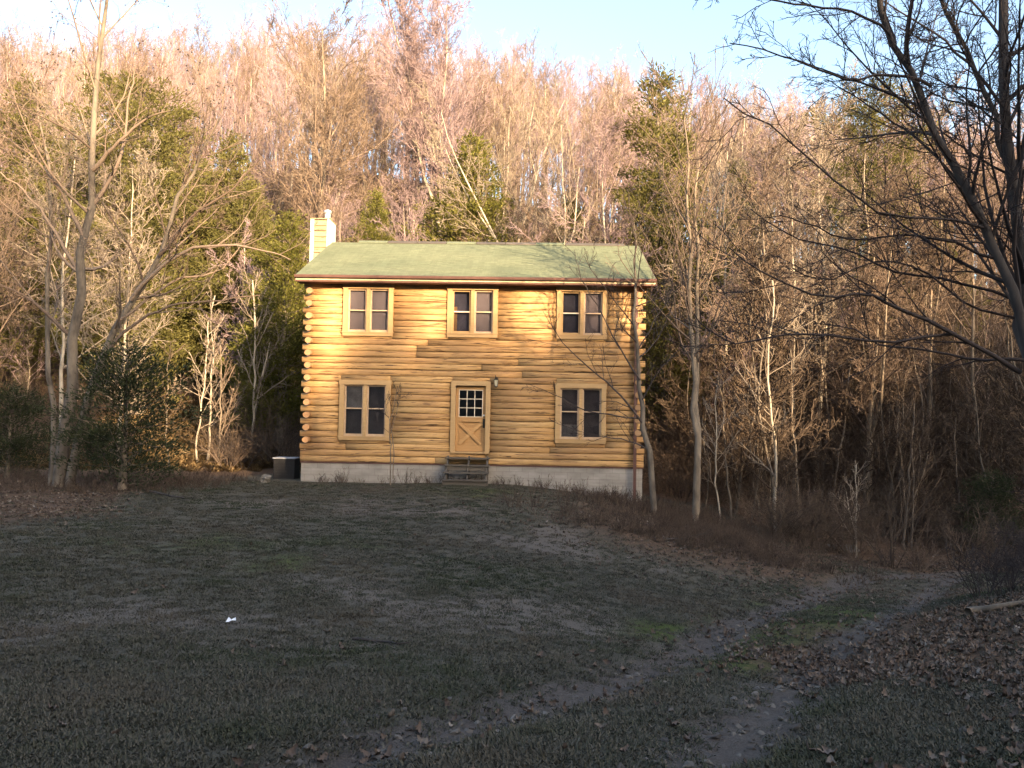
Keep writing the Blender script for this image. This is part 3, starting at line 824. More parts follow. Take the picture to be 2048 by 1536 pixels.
# windows
def window(i, x0, x1, z0, z1, low):
    y = -.055
    cw, ap = .15, .13
    fr = MB()
    fr.box(x0, x0 + cw, y - .03, .09, z0 + ap, z1 - cw)
    fr.box(x1 - cw, x1, y - .03, .09, z0 + ap, z1 - cw)
    fr.box(x0 - .02, x1 + .02, y - .035, .09, z1 - cw, z1)
    w = fr.build("window", TRIM, house)
    names = ["upper left", "upper middle", "upper right", "lower left", "lower right"]
    MB().box(x0 - .03, x1 + .03, y - .045, .09, z0 + ap - .035, z0 + ap).build("sill", TRIM, w)
    MB().box(x0, x1, y - .03, .05, z0, z0 + ap - .037).build("apron", TRIM, w)
    xm = (x0 + x1) / 2
    MB().box(xm - .055, xm + .055, y - .01, .09, z0 + ap, z1 - cw).build("mullion", TRIM, w)
    for s, (a, b) in enumerate(((x0 + cw, xm - .055), (xm + .055, x1 - cw))):
        za, zb = z0 + ap, z1 - cw; zm = (za + zb) / 2 + (.06 if low else 0)
        sf = MB(); t = .05
        sf.box(a, a + t, .0, .05, za, zb); sf.box(b - t, b, .0, .05, za, zb)
        sf.box(a + t, b - t, .0, .05, za, za + .07); sf.box(a + t, b - t, .0, .05, zb - t, zb)
        sf.build("sash", SASH if not (i in (1, 2) and s == 0) else TRIM, w)
        MB().box(a + t, b - t, -.008, .045, zm - .018, zm + .018).build("meeting_rail", MUNTIN if i in (1, 2) and s == 0 else SASH, w)
        for p, q in ((za + .07, zm - .018), (zm + .018, zb - t)):
            MB().box(a + t, b - t, .022, .028, p, q).build("pane", GLASS, w)
        # blinds and curtains, plus sheets whose tone stands for dim rooms and reflections
        if i in (0,) or (i == 1 and s == 1) or (i == 2 and s == 1):
            MB().box(a + .01, b - .01, .105, .112, za, zb).build("blind", BLIND, w)
        elif i == 3 and s == 0:
            MB().box(a + .01, b - .01, .105, .112, zm - .02, zb).build("blind", CURTAIN, w)
            MB().box(a + .01, b - .01, .14, .147, za, zm - .02).build("pane_backing", DIM_ROOM, w)
        elif i == 4 and s == 0:
            MB().box(a + .01, b - .01, .105, .112, za, za + .45).build("pane_backing", CURTAIN, w)
            MB().box(a + .01, b - .01, .14, .147, za + .45, zb).build("pane_backing", DIM_ROOM, w)
        elif i in (3, 4):
            MB().box(a + .01, b - .01, .14, .147, za, zb).build("pane_backing", DIM_ROOM, w)
        else:
            MB().box(a + .01, b - .01, .16, .167, za, zb).build("pane_backing", BLUE_REFLECT, w)
            if i == 1: MB().box(a + .03, a + .14, .12, .15, za, za + .85).build("inner_door_trim", DOOR, w)  # interior door trim glimpsed behind the upper middle window
for i, (a, b, c, d) in enumerate(WINS): window(i, a, b, c, d, i >= 3)

# door
x0, x1, z0, z1 = DOORBOX; y = -.055; cw = .145
fr = MB(); fr.box(x0, x0 + cw, y - .03, .2, z0, z1 - cw); fr.box(x1 - cw, x1, y - .03, .2, z0, z1 - cw); fr.box(x0, x1, y - .032, .2, z1 - cw, z1)
fr.build("door_frame", TRIM, house)
MB().box(x0 + .02, x1 - .02, y - .06, .2, z0 - .05, z0 - .001).build("door_sill", TRIM, house)
da, db, dz0, dz1 = x0 + cw + .004, x1 - cw - .004, z0 + .006, z1 - cw - .004
YD = .05; ga, gb, gz0, gz1 = da + .10, db - .10, dz0 + 1.08, dz1 - .13
slab = MB(); slab.box(da, ga, YD, YD + .045, dz0, dz1); slab.box(gb, db, YD, YD + .045, dz0, dz1); slab.box(ga, gb, YD, YD + .045, gz1, dz1); 
px0, px1, pz0, pz1 = da + .10, db - .10, dz0 + .20, dz0 + .92
slab.box(ga, gb, YD, YD + .045, dz0, pz0); slab.box(ga, gb, YD, YD + .045, pz1, gz0); slab.box(ga, gb, YD + .05, YD + .06, pz0, pz1)
door = slab.build("door", DOOR, house)
gw, gh = (gb - ga) / 3, (gz1 - gz0) / 3
for r in range(3):
    for c in range(3):
        MB().box(ga + c*gw + .008, ga + (c+1)*gw - .008, YD + .018, YD + .024, gz0 + r*gh + .008, gz0 + (r+1)*gh - .008).build("pane", GLASS, door)
mu = MB()
for k in range(4): mu.box(ga + k*gw - .011, ga + k*gw + .011, YD - .008, YD + .03, gz0 - .01, gz1 + .01)
mu.build("muntin", MUNTIN, door)
for k in range(4):
    for c in range(3):
        MB().box(ga + c*gw + .0115, ga + (c+1)*gw - .0115, YD - .007, YD + .029, gz0 + k*gh - .011, gz0 + k*gh + .011).build("muntin", MUNTIN, door)
MB().bar((px0 + .02, YD + .017, pz0 + .03), (px1 - .02, YD + .017, pz1 - .03), .10, .06).build("cross_brace", DOOR, door)
MB().bar((px0 + .02, YD + .020, pz1 - .03), (px1 - .02, YD + .020, pz0 + .03), .10, .06).build("cross_brace", DOOR, door)
hx = db - .05
hd = MB(); hd.box(hx - .03, hx + .03, YD - .02, YD, dz0 + .74, dz0 + 1.02); hd.tube([(hx, YD - .02, dz0 + .98), (hx, YD - .07, dz0 + .95), (hx, YD - .07, dz0 + .82), (hx, YD - .02, dz0 + .78)], .012)
hd.build("handle", IRON, door)
MB().tube([(hx, YD, dz0 + 1.13), (hx, YD - .03, dz0 + 1.13)], .03, 10).build("lock_rose", STEEL, door)

# lantern right of the door
lx, lz = X(-.485), Z(2.79)
lan = MB(); ly = -.19
lan.prism([(lx - .055, ly - .055), (lx + .055, ly - .055), (lx + .055, ly + .055), (lx - .055, ly + .055)], lz + .075, lz + .085, 'z')
lan.add([(lx - .08, ly - .08, lz + .086), (lx + .08, ly - .08, lz + .086), (lx + .08, ly + .08, lz + .086), (lx - .08, ly + .08, lz + .086), (lx, ly, lz + .15)], [(0, 1, 4), (1, 2, 4), (2, 3, 4), (3, 0, 4), (3, 2, 1, 0)])
for a in (-1, 1):
    for b in (-1, 1): lan.bar((lx + a*.06, ly + b*.06, lz + .08), (lx + a*.04, ly + b*.04, lz - .12), .012, .012)
lan.box(lx - .045, lx + .045, ly - .045, ly + .045, lz - .135, lz - .118)
lan.tube([(lx, ly, lz - .13), (lx, ly, lz - .17)], [.02, .005], 6)
lan.tube([(lx, ly, lz + .14), (lx - .01, ly + .01, lz + .19), (lx - .03, ly + .03, lz + .215), (lx - .02, ly + .07, lz + .19), (lx, ly + .09, lz + .12), (lx, -.06, lz + .10)], .011, 6)
lan.box(lx - .04, lx + .04, -.09, -.07, lz + .02, lz + .17)
lantern = lan.build("wall_lantern", IRON, house)
MB().add([(lx + a*.055*k, ly + b*.055*k, z) for k, z in ((1, lz + .073), (.66, lz - .115)) for a, b in ((-1,-1),(1,-1),(1,1),(-1,1))], [(0,1,5,4),(1,2,6,5),(2,3,7,6),(3,0,4,7)]).build("lantern_glass", mat_plain("frosted_glass", (.42, .38, .28), .3), lantern)

# chimney chase at the left gable
cx0, cx1, cy0, cy1, cz1 = X(-7.42), X(-6.72), RIDY - .42, RIDY + .45, Z(8.76)
ch = MB().box(cx0 + .03, cx1 - .03, cy0 + .03, cy1 - .03, -.6, cz1 - .05).build("chimney", PALE_SIDING, house)
tag(ch, "wood clad chimney with white corner boards")
nb = 46
for k in range(nb):
    za = -.6 + (cz1 - .08 + .6) * k / nb; zb = -.6 + (cz1 - .08 + .6) * (k + 1) / nb
    MB().prism([(cy0 + .03, za + .004), (cy0 - .012, za + .02), (cy0 + .018, zb), (cy0 + .03, zb)], cx0 + .13, cx1 - .11, 'x').build("siding_board", PALE_SIDING, ch)
for (a, b) in ((cx0, cx0 + .125), (cx1 - .105, cx1)):
    MB().box(a, b, cy0 - .018, cy0 + .029, -.6, cz1 - .05).build("corner_board", WHITE_TRIM, ch)
MB().box(cx1 - .03, cx1 + .004, cy0 + .03, cy1, -.6, cz1 - .05).build("corner_board", WHITE_TRIM, ch)
MB().box(cx0 - .02, cx1 + .02, cy0 - .03, cy1 + .02, cz1 - .05, cz1).build("chimney_cap", PALE_SIDING, ch)
fx, fy = X(-6.93), RIDY + .05
MB().tube([(fx, fy, cz1), (fx, fy, cz1 + .27)], .10, 14).build("flue_pipe", STEEL, ch, smooth=True)
MB().tube([(fx, fy, cz1 + .27), (fx, fy, cz1 + .30), (fx, fy, cz1 + .38), (fx, fy, cz1 + .42)], [.10, .135, .135, .05], 14).build("flue_cap", STEEL, ch, smooth=True)

# ------------------------------------------------------------------ steps at the door
HM = Matrix.Translation((HC, 26.6, BASE)) @ Matrix.Rotation(math.radians(-1.5), 4, 'Z')
def hw(x, y, z): return HM @ Vector((x, y, z))
steps = empty("wooden_steps", hw(X(-1.33), -.1, Z(-.36)), math.radians(-1.5))
tag(steps, "weathered grey open wooden steps below the cabin door", "steps")
for x in (-.60, .05, .62):
    s = MB(); s.bar((x, -.95, .02), (x, .0, .80), .17, .045, (1, 0, 0)); s.box(x - .03, x + .03, -.05, .02, -.1, .78); s.build("stringer", GREYWOOD, steps)
for k in range(4):
    yy, zz = -.92 + .27 * k, .17 + .21 * k
    MB().box(-.68, .70, yy - .14, yy + .13, zz - .02, zz + .02).build("tread", GREYWOOD, steps)
for k in (0, 2):
    yy, zz = -.92 + .27 * k, .17 + .21 * k
    MB().box(-.66, .68, yy - .075, yy - .05, zz - .15, zz - .022).build("riser_board", GREYWOOD, steps)
for x in (-.60, .66):
    MB().box(x - .035, x + .035, -.99, -.92, -.1, .17).build("post", GREYWOOD, steps)

# ------------------------------------------------------------------ small things round the cabin
p = at(576, 842, 28.3); zg = float(ground(np.array([p[0]]), np.array([p[1]]))[0])
bxe = empty("storage_box", (p[0], p[1], zg)); tag(bxe, "black box with a pale lid edge against the left end of the cabin", "box")
MB().box(-.36, .34, -.3, .4, -.05, .66).build("body", DARKBOX, bxe, bevel=.015)
MB().box(-.39, .37, -.33, .43, .662, .70).build("lid", mat_plain("pale_lid", (.35, .36, .40), .4), bxe, bevel=.01)
lgr = MB()
for k in range(5): lgr.box(-.30, .28, -.312, -.302, .10 + k*.1, .15 + k*.1)
lgr.build("louvre_panel", DARKBOX, bxe)

def lump(name, label, cat, loc, size, seed, mat, sub=3, rough=.3):
    import bmesh
    bm = bmesh.new(); bmesh.ops.create_icosphere(bm, subdivisions=sub, radius=1)
    r = np.random.default_rng(seed); ph = r.random((6, 4)) * 6
    for v in bm.verts:
        n = sum(math.sin(v.co.x*(2+k)*1.3 + ph[k,0]) * math.sin(v.co.y*(2+k)*1.3 + ph[k,1]) * math.cos(v.co.z*(2+k)*1.3 + ph[k,2]) / (1 + .6*k) for k in range(6))
        v.co *= 1 + rough * n
        v.co.x *= size[0]; v.co.y *= size[1]; v.co.z *= size[2]
    me = bpy.data.meshes.new(name); bm.to_mesh(me); bm.free(); me.materials.append(mat)
    return tag(link(name, me, None, loc), label, cat)
STONE = mat_bark("pale_stone", (.07, .064, .058), (.17, .155, .138), .4)
p = at(530, 966, 25.6); zg = float(ground(np.array([p[0]]), np.array([p[1]]))[0])
o = lump("rock", "small pale pitted rock on the lawn edge left of the cabin", "rock", (p[0], p[1], zg + .09), (.18, .12, .13), 4, STONE, 3, .38); o.rotation_euler = (0, -.35, 0)
p = to_ground(1700, 1104)
lump("rock", "pale stone in the cut bank where the track bends into the woods", "rock", (p[0] - .2, p[1] + .3, p[2] - .08), (.7, .4, .27), 8, STONE)

# crumpled paper on the lawn
p = to_ground(462, 1249); zg = float(ground(np.array([p[0]]), np.array([p[1]]))[0])
V = [(-.075,-.05,.005),(-.02,-.075,.012),(.03,-.05,.03),(.085,-.01,.02),(.06,.05,.05),(0,.03,.02),(-.06,.055,.055),(-.02,0,.008),(.03,.0,.045)]
F = [(0,1,7),(1,2,7),(2,8,7),(2,3,8),(3,4,8),(4,5,8),(5,7,8),(5,6,7),(6,0,7)]
me = bpy.data.meshes.new("paper_scrap"); me.from_pydata(V, [], F); me.materials.append(PAPER)
o = link("paper_scrap", me, None, (p[0], p[1], zg + .03)); o.scale = (.6, .6, .7); sm = o.modifiers.new("thick", 'SOLIDIFY'); sm.thickness = .003
tag(o, "small crumpled white paper scrap on the shaded lawn", "litter")

def stick(px, py, px2, py2, r, label, mat=BARK_DARK, name="fallen_branch"):
    a, b = to_ground(px, py), to_ground(px2, py2); rng = np.random.default_rng(int(px))
    n = 9; P = a[None] + (b - a)[None] * np.linspace(0, 1, n)[:, None]
    P[:, :2] += rng.normal(size=(n, 2)) * .02
    P[:, 2] = ground(P[:, 0], P[:, 1]) + r * .8 + .01
    lv = [(P[None], np.linspace(r, r * .5, n)[None], 6)]
    Q, S = grow(rng, lv[0][0], lv[0][1], 4, .2, .95, .7, .3, 4, .1, .0, .5, .006); lv.append((Q, S, 4))
    o = link(name, mesh_np(name, *tubes(lv), True, mat)); return tag(o, label, "branch")
stick(712, 1282, 815, 1293, .013, "thin dark fallen stick lying across the middle of the lawn")
stick(1935, 1232, 2060, 1212, .05, "grey fallen branch on the leafy bank at the right edge", BARK_GREY)
stick(1330, 1082, 1420, 1076, .03, "dark fallen branch on the leafy bank below the cabin corner")
stick(300, 985, 372, 1000, .03, "dark fallen branch in the leaves near the clump of trunks")

# ------------------------------------------------------------------ hero trees
def limb_levels(rng, limbs, n2, n3, n4, tw, up=.05, l2=.42, a2=.75, wig=.13):
    lev = []
    P = np.concatenate([q[0] for q in limbs]); R = np.concatenate([q[1] for q in limbs])
    P2, R2 = grow(rng, P, R, n2, .12, .98, a2, l2, 6, wig, up, .5, tw * 1.4, .45)
    P3, R3 = grow(rng, P2, R2, n3, .12, 1, .75, .45, 4, wig * 1.1, up, .65, tw, .4)
    lev = [(P2, R2, 4), (P3, R3, 3)]
    if n4:
        P4, R4 = grow(rng, P3, R3, n4, .15, 1, .75, .5, 3, wig, up, .8, tw * .8, .3); lev.append((P4, R4, 3))
    return lev

def px_line(pts, d0, d1=None, n=14):
    d1 = d0 if d1 is None else d1
    return spline([at(a, b, d0 + (d1 - d0) * i / (len(pts) - 1)) for i, (a, b) in enumerate(pts)], n)

def hero(name, label, base, stems, limbs, bark, twig, seed, n2=7, n3=6, n4=4, tw=.005, up=.05, stem_n2=None, l2=.42, ls=.2, balls=False):
    """stems / limbs: (polyline (n,3) in world, r0, r1)"""
    rng = np.random.default_rng(seed); base = np.asarray(base, float)
    def pr(q):
        P, a, b = q; n = len(P)
        P = P + np.concatenate([np.zeros((1, 3)), rng.normal(size=(n - 1, 3)) * .012 * np.linalg.norm(P[-1] - P[0]) / 3])
        return (P - base)[None], (a + (b - a) * np.linspace(0, 1, n) ** .8)[None]
    S = [pr(q) for q in stems]; Lm = [pr(q) for q in limbs]
    e = empty(name, base); tag(e, label, "tree")
    link("trunk", mesh_np(name + "_trunk", *tubes([(p, r, 9) for p, r in S]), True, bark), e)
    lev = [(p, r, 6) for p, r in Lm]
    if Lm: lev += limb_levels(rng, Lm, n2, n3, n4, tw, up, l2)
    k = stem_n2 or n2
    PS = np.concatenate([p if p.shape[1] == S[0][0].shape[1] else spline(p[0], S[0][0].shape[1])[None] for p, r in S])
    RS = np.concatenate([r if r.shape[1] == S[0][1].shape[1] else np.linspace(r[0, 0], r[0, -1], S[0][1].shape[1])[None] for p, r in S])
    P1, R1 = grow(rng, PS, RS, k, ls, .98, .8, .33, 7, .1, up, .5, tw * 2, .55)
    lev += [(P1, R1, 4)] + limb_levels(rng, [(P1, R1)], max(4, n2 - 2), n3, n4, tw, up, .45)
    link("crown", mesh_np(name + "_crown", *tubes(lev), False, twig), e)
    if balls:        # dangling seed balls in the top of the crown
        tips = np.concatenate([q[0][:, -1] for q in lev[-3:-1]]); tips = tips[tips[:, 2] > 8.6]
        tips = tips[rng.permutation(len(tips))[:420]] - np.array([0, 0, .05]); r = .027
        O = np.array([(1,0,0),(-1,0,0),(0,1,0),(0,-1,0),(0,0,1),(0,0,-1)]) * r
        T = np.array([(0,2,4),(2,1,4),(1,3,4),(3,0,4),(2,0,5),(1,2,5),(3,1,5),(0,3,5)])
        V = (tips[:, None] + O[None]).reshape(-1, 3); F = (T[None] + 6 * np.arange(len(tips))[:, None, None]).reshape(-1, 3)
        tag(link("seed_balls", mesh_np("seed_balls", V, F, True, TWIG_DARK), e), kind="stuff")
    return e

def gz(x, y): return float(ground(np.array([x]), np.array([y]))[0])
def base_at(px, d):
    p = at(px, 842, d); return np.array([p[0], p[1], gz(p[0], p[1])])

# the dark tree at the right edge, close to the camera
b = base_at(2090, 8.6); D = 8.6
st = [(np.vstack([b[None] - [0, 0, .1], px_line([(2072, 900), (2058, 700), (2040, 500), (2022, 250), (2004, 0), (1985, -260)], D, D + .2, 13)]), .078, .04),
      (np.vstack([b[None] - [0.02, .05, .1], px_line([(2078, 930), (2052, 690), (1985, 500), (1900, 335), (1850, 205), (1790, 90), (1740, -30)], D - .1, D - .5, 13)]), .06, .025),
      (px_line([(2048, 560), (2010, 330), (1960, 160), (1900, 40), (1840, -80)], D + .1, D + .8, 14), .035, .018)]
lm = [([(2040, 745), (1905, 668), (1790, 612), (1730, 590), (1640, 590), (1530, 548), (1458, 500)], .032, D - .1, D - .9),
      ([(1905, 668), (1780, 686), (1640, 668), (1550, 672), (1480, 686), (1420, 662), (1385, 625)], .022, D - .2, D - .9),
      ([(2050, 720), (1950, 720), (1850, 700), (1760, 690), (1700, 655), (1640, 650)], .024, D, D + .8),
      ([(1862, 172), (1820, 155), (1760, 148), (1700, 160), (1650, 145), (1590, 118), (1520, 95), (1458, 83)], .022, D - .4, D - 1.0),
      ([(1965, 455), (1900, 440), (1800, 430), (1740, 415), (1640, 330), (1535, 255), (1452, 196)], .02, D - .3, D - 1.2),
      ([(1930, 380), (1830, 275), (1750, 220), (1690, 180), (1650, 160)], .018, D - .3, D + .5),
      ([(2000, 520), (1890, 480), (1800, 470), (1700, 480), (1620, 450), (1560, 430)], .02, D - .2, D - .6),
      ([(2030, 600), (1900, 560), (1780, 540), (1690, 500), (1580, 470), (1500, 420)], .022, D, D + .6),
      ([(1780, 70), (1700, 20), (1600, 10), (1520, -5), (1440, -10)], .018, D - .5, D - 1.2),
      ([(1830, 165), (1815, 90), (1840, 20), (1850, -60)], .02, D - .4, D - .6),
      ([(2020, 230), (1930, 120), (1860, 60), (1780, 10), (1700, -30)], .022, D, D + .5),
      ([(2048, 640), (1940, 610), (1850, 545), (1760, 520), (1650, 560), (1590, 540)], .018, D + .1, D - .4)]
hero("bare_tree", "large dark leafless tree reaching in from the right edge, closest to the viewer", b, st,
     [(px_line(q, a, c, 14), r * .8, .005) for q, r, a, c in lm], BARK_DARK, TWIG_DARK, 11, 10, 6, 4, .0026, .03, 20, .30, .22)

# leaning clump at the left
b = base_at(122, 23.0); D = 23.0
st = [(np.vstack([b[None] - [0, 0, .2], px_line([(128, 860), (150, 680), (168, 500), (182, 330), (200, 130), (212, 0), (216, -70)], D, D, 13)]), .18, .025),
      (np.vstack([b[None] + [.25, 0, -.2], px_line([(150, 880), (200, 720), (262, 600), (318, 510), (360, 390), (410, 300), (440, 230)], D - .2, D - .8, 13)]), .13, .02),
      (np.vstack([b[None] + [-.3, .2, -.2], px_line([(112, 880), (95, 720), (92, 560), (105, 380), (80, 250), (60, 150)], D + .4, D + 1, 13)]), .09, .02)]
lm = [([(186, 340), (230, 290), (290, 240), (340, 220)], .07, D, D - .8), ([(178, 420), (235, 330), (262, 190), (270, 130)], .07, D, D + .6),
      ([(170, 480), (120, 380), (60, 310), (0, 270)], .07, D, D - .5), ([(165, 560), (90, 430), (20, 360), (-40, 330)], .06, D, D + .5),
      ([(262, 600), (340, 520), (430, 490), (520, 500), (580, 520)], .06, D - .5, D - 1.5), ([(200, 720), (280, 640), (350, 610), (440, 600), (520, 590)], .05, D - .3, D - 1),
      ([(318, 510), (390, 430), (460, 380), (520, 320)], .05, D - .6, D - 1.2), ([(150, 680), (60, 600), (-20, 560), (-60, 550)], .06, D, D - .6),
      ([(240, 640), (350, 560), (440, 540), (500, 460)], .045, D - .4, D + .6)]
hero("bare_tree", "tall leaning multi-stemmed leafless tree at the left end of the lawn", b, st,
     [(px_line(q, a, c, 14), r, .012) for q, r, a, c in lm], BARK_GREY, TWIG_TAN, 12, 7, 5, 3, .0042, .06, 13, .40, .3, balls=True)

# twin slender poplars right of the cabin
b = base_at(1392, 23.4); D = 23.4
st = [(np.vstack([b[None] - [0, 0, .2], px_line([(1388, 880), (1384, 700), (1377, 500), (1372, 330), (1370, 205)], D, D, 13)]), .10, .012),
      (np.vstack([b[None] + [.05, .02, .3], px_line([(1394, 860), (1393, 700), (1392, 500), (1394, 330), (1398, 215)], D, D + .2, 13)]), .085, .012)]
hero("bare_tree", "twin straight slender leafless stems standing right of the cabin", b, st, [], BARK_TAN, TWIG_TAN, 13, 6, 5, 0, .005, .10, 26, .42, .25)

# the leaning tree before the right corner of the cabin
b = base_at(1312, 23.2); D = 23.2
st = [(np.vstack([b[None] - [0, 0, .2], px_line([(1298, 900), (1284, 800), (1274, 690), (1270, 590), (1272, 500), (1268, 440)], D, D, 13)]), .09, .01)]
lm = [([(1292, 860), (1240, 790), (1190, 745), (1130, 690), (1085, 620)], .035, D, D - .8), ([(1288, 840), (1230, 830), (1170, 820), (1110, 790), (1060, 770)], .028, D, D - .6),
      ([(1280, 760), (1235, 690), (1200, 620), (1165, 560), (1150, 500)], .028, D, D + .3), ([(1300, 900), (1250, 880), (1190, 870), (1120, 850)], .025, D, D - .4),
      ([(1276, 700), (1310, 640), (1340, 590), (1350, 520)], .022, D, D), ([(1284, 800), (1320, 740), (1360, 700), (1400, 690)], .022, D, D - .3)]
hero("bare_tree", "small dark leafless tree leaning in front of the right cabin corner", b, st, [(px_line(q, a, c, 14), r, .006) for q, r, a, c in lm], BARK_GREY, TWIG_DARK, 14, 8, 5, 2, .004, .05, 9, .30, .35)

# little tree by the foundation, left of the steps
b = base_at(784, 25.4); D = 25.4
st = [(np.vstack([b[None] - [0, 0, .1], px_line([(782, 930), (781, 890), (778, 860), (790, 800), (794, 775)], D, D, 13)]), .022, .006),
      (px_line([(786, 958), (787, 905), (783, 862), (776, 830), (768, 800)], D, D, 14), .018, .005),
      (px_line([(781, 868), (790, 835), (798, 805), (802, 785)], D, D, 14), .012, .004)]
hero("bare_sapling", "thin forked leafless sapling against the cabin foundation left of the steps", b, st, [], BARK_TAN, TWIG_DARK, 15, 3, 2, 0, .0035, .1, 5, .3, .5)

# ------------------------------------------------------------------ named trees behind the cabin
def put_bare(label, pal, k, px, d, py_top, rz=0.0, group=None, name="bare_tree"):
    (ms, H) = pal[k]; p = at(px, 842, d); h = top_h(px, py_top, d)
    return put_tree(name, label, ms, p[0], p[1], rz, h / H, group)

def special(label, seed, px, d, py_top, bark, twig, **kw):
    h = top_h(px, py_top, d); arr = bare_tree(seed, H=h, **kw); p = at(px, 842, d)
    return put_tree("bare_tree", label, tree_mesh("bare_tree_%d" % seed, arr, bark, twig), p[0], p[1])

special("stout leafless tree with a wide round crown rising behind the chimney", 201, 632, 50, 60, BARK_TAN, TWIG_TAN, r0=.36, crown0=.36, n1=24, n2=9, n3=7, n4=4, l1=.44, tw=.011, forks=2)
special("tallest leafless tree on the skyline behind the middle of the roof", 202, 872, 55, 5, BARK_PALE, TWIG_PINK_HAZE, r0=.34, crown0=.38, n1=26, n2=9, n3=7, n4=4, l1=.42, a1=.6, tw=.012, forks=4)
special("white barked forked leafless tree above the right half of the roof", 203, 1050, 45, 200, BARK_PALE, TWIG_PALE, r0=.21, crown0=.40, n1=14, n2=8, n3=6, n4=3, l1=.42, a1=.8, tw=.009, forks=3, wob=.05)
special("small pale forked leafless tree peeping over the roof near its right end", 204, 1132, 41, 330, BARK_PALE, TWIG_PALE, r0=.12, crown0=.35, n1=12, n2=6, n3=5, n4=2, l1=.42, tw=.008, forks=2, wob=.05)

put_cedar("cone", CEDAR_YEL, "pointed green cedar standing right behind the middle of the roof ridge", 935, 47, top_h(940, 272, 47), .4, 1.65)
put_cedar("ragged", CEDAR, "tall ragged dark cedar with a spiky top right of the cabin roof", 1338, 41, top_h(1340, 148, 41), 1.2, 1.45)
put_cedar("round", CEDAR, "round topped cedar on the skyline behind the dark right hand tree", 1745, 54, top_h(1745, 175, 54), 2.0, 1.0)
put_cedar("round", CEDAR, "broad olive cedar behind the leaning left trees, widest on the left slope", 270, 43, top_h(270, 180, 43), .7, 1.3)
put_cedar("ragged", CEDAR, "olive cedar at the far left edge of the slope", 45, 45, top_h(60, 165, 45), 2.2, 1.35)
put_cedar("slim", CEDAR, "slim conical cedar between the left trees and the chimney", 442, 46, top_h(442, 275, 46), 0.2, 1.35)
put_cedar("slim", CEDAR_YEL, "bright yellow-green cedar close against the left side of the cabin", 560, 38, top_h(562, 425, 38), 1.9, 1.6)
put_cedar("cone", CEDAR_YEL, "low green cedar behind the roof just right of the chimney", 742, 43, top_h(742, 385, 43), 3.0, 1.3)
put_cedar("cone", CEDAR, "low dark green cedar behind the right end of the roof", 1135, 46, top_h(1130, 400, 46), 1.0, 1.3)
put_cedar("cone", CEDAR_YEL, "yellow-green cedar low on the left between two taller cedars", 375, 47, top_h(380, 400, 47), 2.6, 1.5)
put_cedar("round", CEDAR, "olive cedar between the left edge cedar and the broad olive one", 150, 49, top_h(150, 290, 49), 3.3, 1.2)
put_cedar("cone", CEDAR, "olive cedar filling the gap right of the broad olive one", 335, 52, top_h(340, 290, 52), 5.1, 1.5)
put_cedar("slim", CEDAR, "narrow olive cedar just left of the bright one beside the cabin", 490, 44, top_h(490, 370, 44), 4.0, 1.5)
put_cedar("bush", CEDAR_SHADED, "dark shaded bushy cedar at the foot of the leaning left trees", 250, 22.2, top_h(250, 690, 22.2), .3, 1.15)
put_cedar("bush", CEDAR_SHADED, "dark shaded bushy cedar cut by the left edge", 20, 26, top_h(20, 770, 26), 1.3, 1.2)
put_cedar("bush", CEDAR_SHADED, "dark bushy cedar in the deep shade of the right hollow", 1985, 27, top_h(1970, 945, 27), 2.3, 1.0)
put_cedar("slim", CEDAR, "olive cedar showing between the branches of the right hand tree", 1890, 46, top_h(1890, 430, 46), 2.9, 1.1)
put_cedar("slim", CEDAR, "dim cedar deep among the trunks right of the twin stems", 1480, 44, top_h(1480, 330, 44), 5.0, 1.0)

G_WOOD = "leafless trees in the wood behind the cabin"
for lab, pal, k, px, d, py in [
    ("pale straight sapling with level twigs standing in the hollow right of the cabin", SAP_PALE, 1, 1552, 26, 560),
    ("thin leaning pale sapling at the foot of the leafy bank", SAP_PALE, 0, 1440, 25, 760),
    ("short bright sapling beside the pale stone in the bank", SAP_PALE, 2, 1712, 25.2, 930),
    ("thick dark trunked tree in the right wood", FOREST_TAN, 3, 1724, 30, 300),
    ("white trunked tree catching the sun in the right wood", FOREST_PALE, 2, 1590, 34, 280),
    ("slim white trunk beside the sunlit one in the right wood", FOREST_PALE, 0, 1632, 36, 250),
    ("pale trunk just right of the twin stems", FOREST_PALE, 2, 1452, 36, 300),
    ("dark trunk between two white trunks in the right wood", FOREST_TAN, 0, 1520, 33, 330),
    ("dim grey trunk in the far right wood", FOREST_TAN, 1, 1845, 33, 260),
    ("shaded trunk near the right edge behind the dark cedar bush", FOREST_TAN, 2, 1945, 32, 300),
    ("white streaked trunk just right of the leaning left trees", FOREST_PALE, 0, 128, 31, 260),
    ("pale tree behind the dark cedar bush on the left", FOREST_PALE, 4, 240, 33, 330),
    ("thin sunlit sapling in the bright clearing left of the cabin", SAP_PALE, 0, 402, 33.5, 640),
    ("taller thin sapling in the bright clearing left of the cabin", SAP_PALE, 1, 418, 34, 590),
    ("sapling at the shadow edge of the bright clearing", SAP_TAN, 2, 440, 33, 690),
    ("pale sapling closest to the left cabin wall", SAP_PALE, 2, 505, 36, 560),
    ("bare sapling at the left border of the clearing", SAP_TAN, 0, 340, 31, 700)]:
    put_bare(lab, pal, k, px, d, py, RNG.random() * 6)

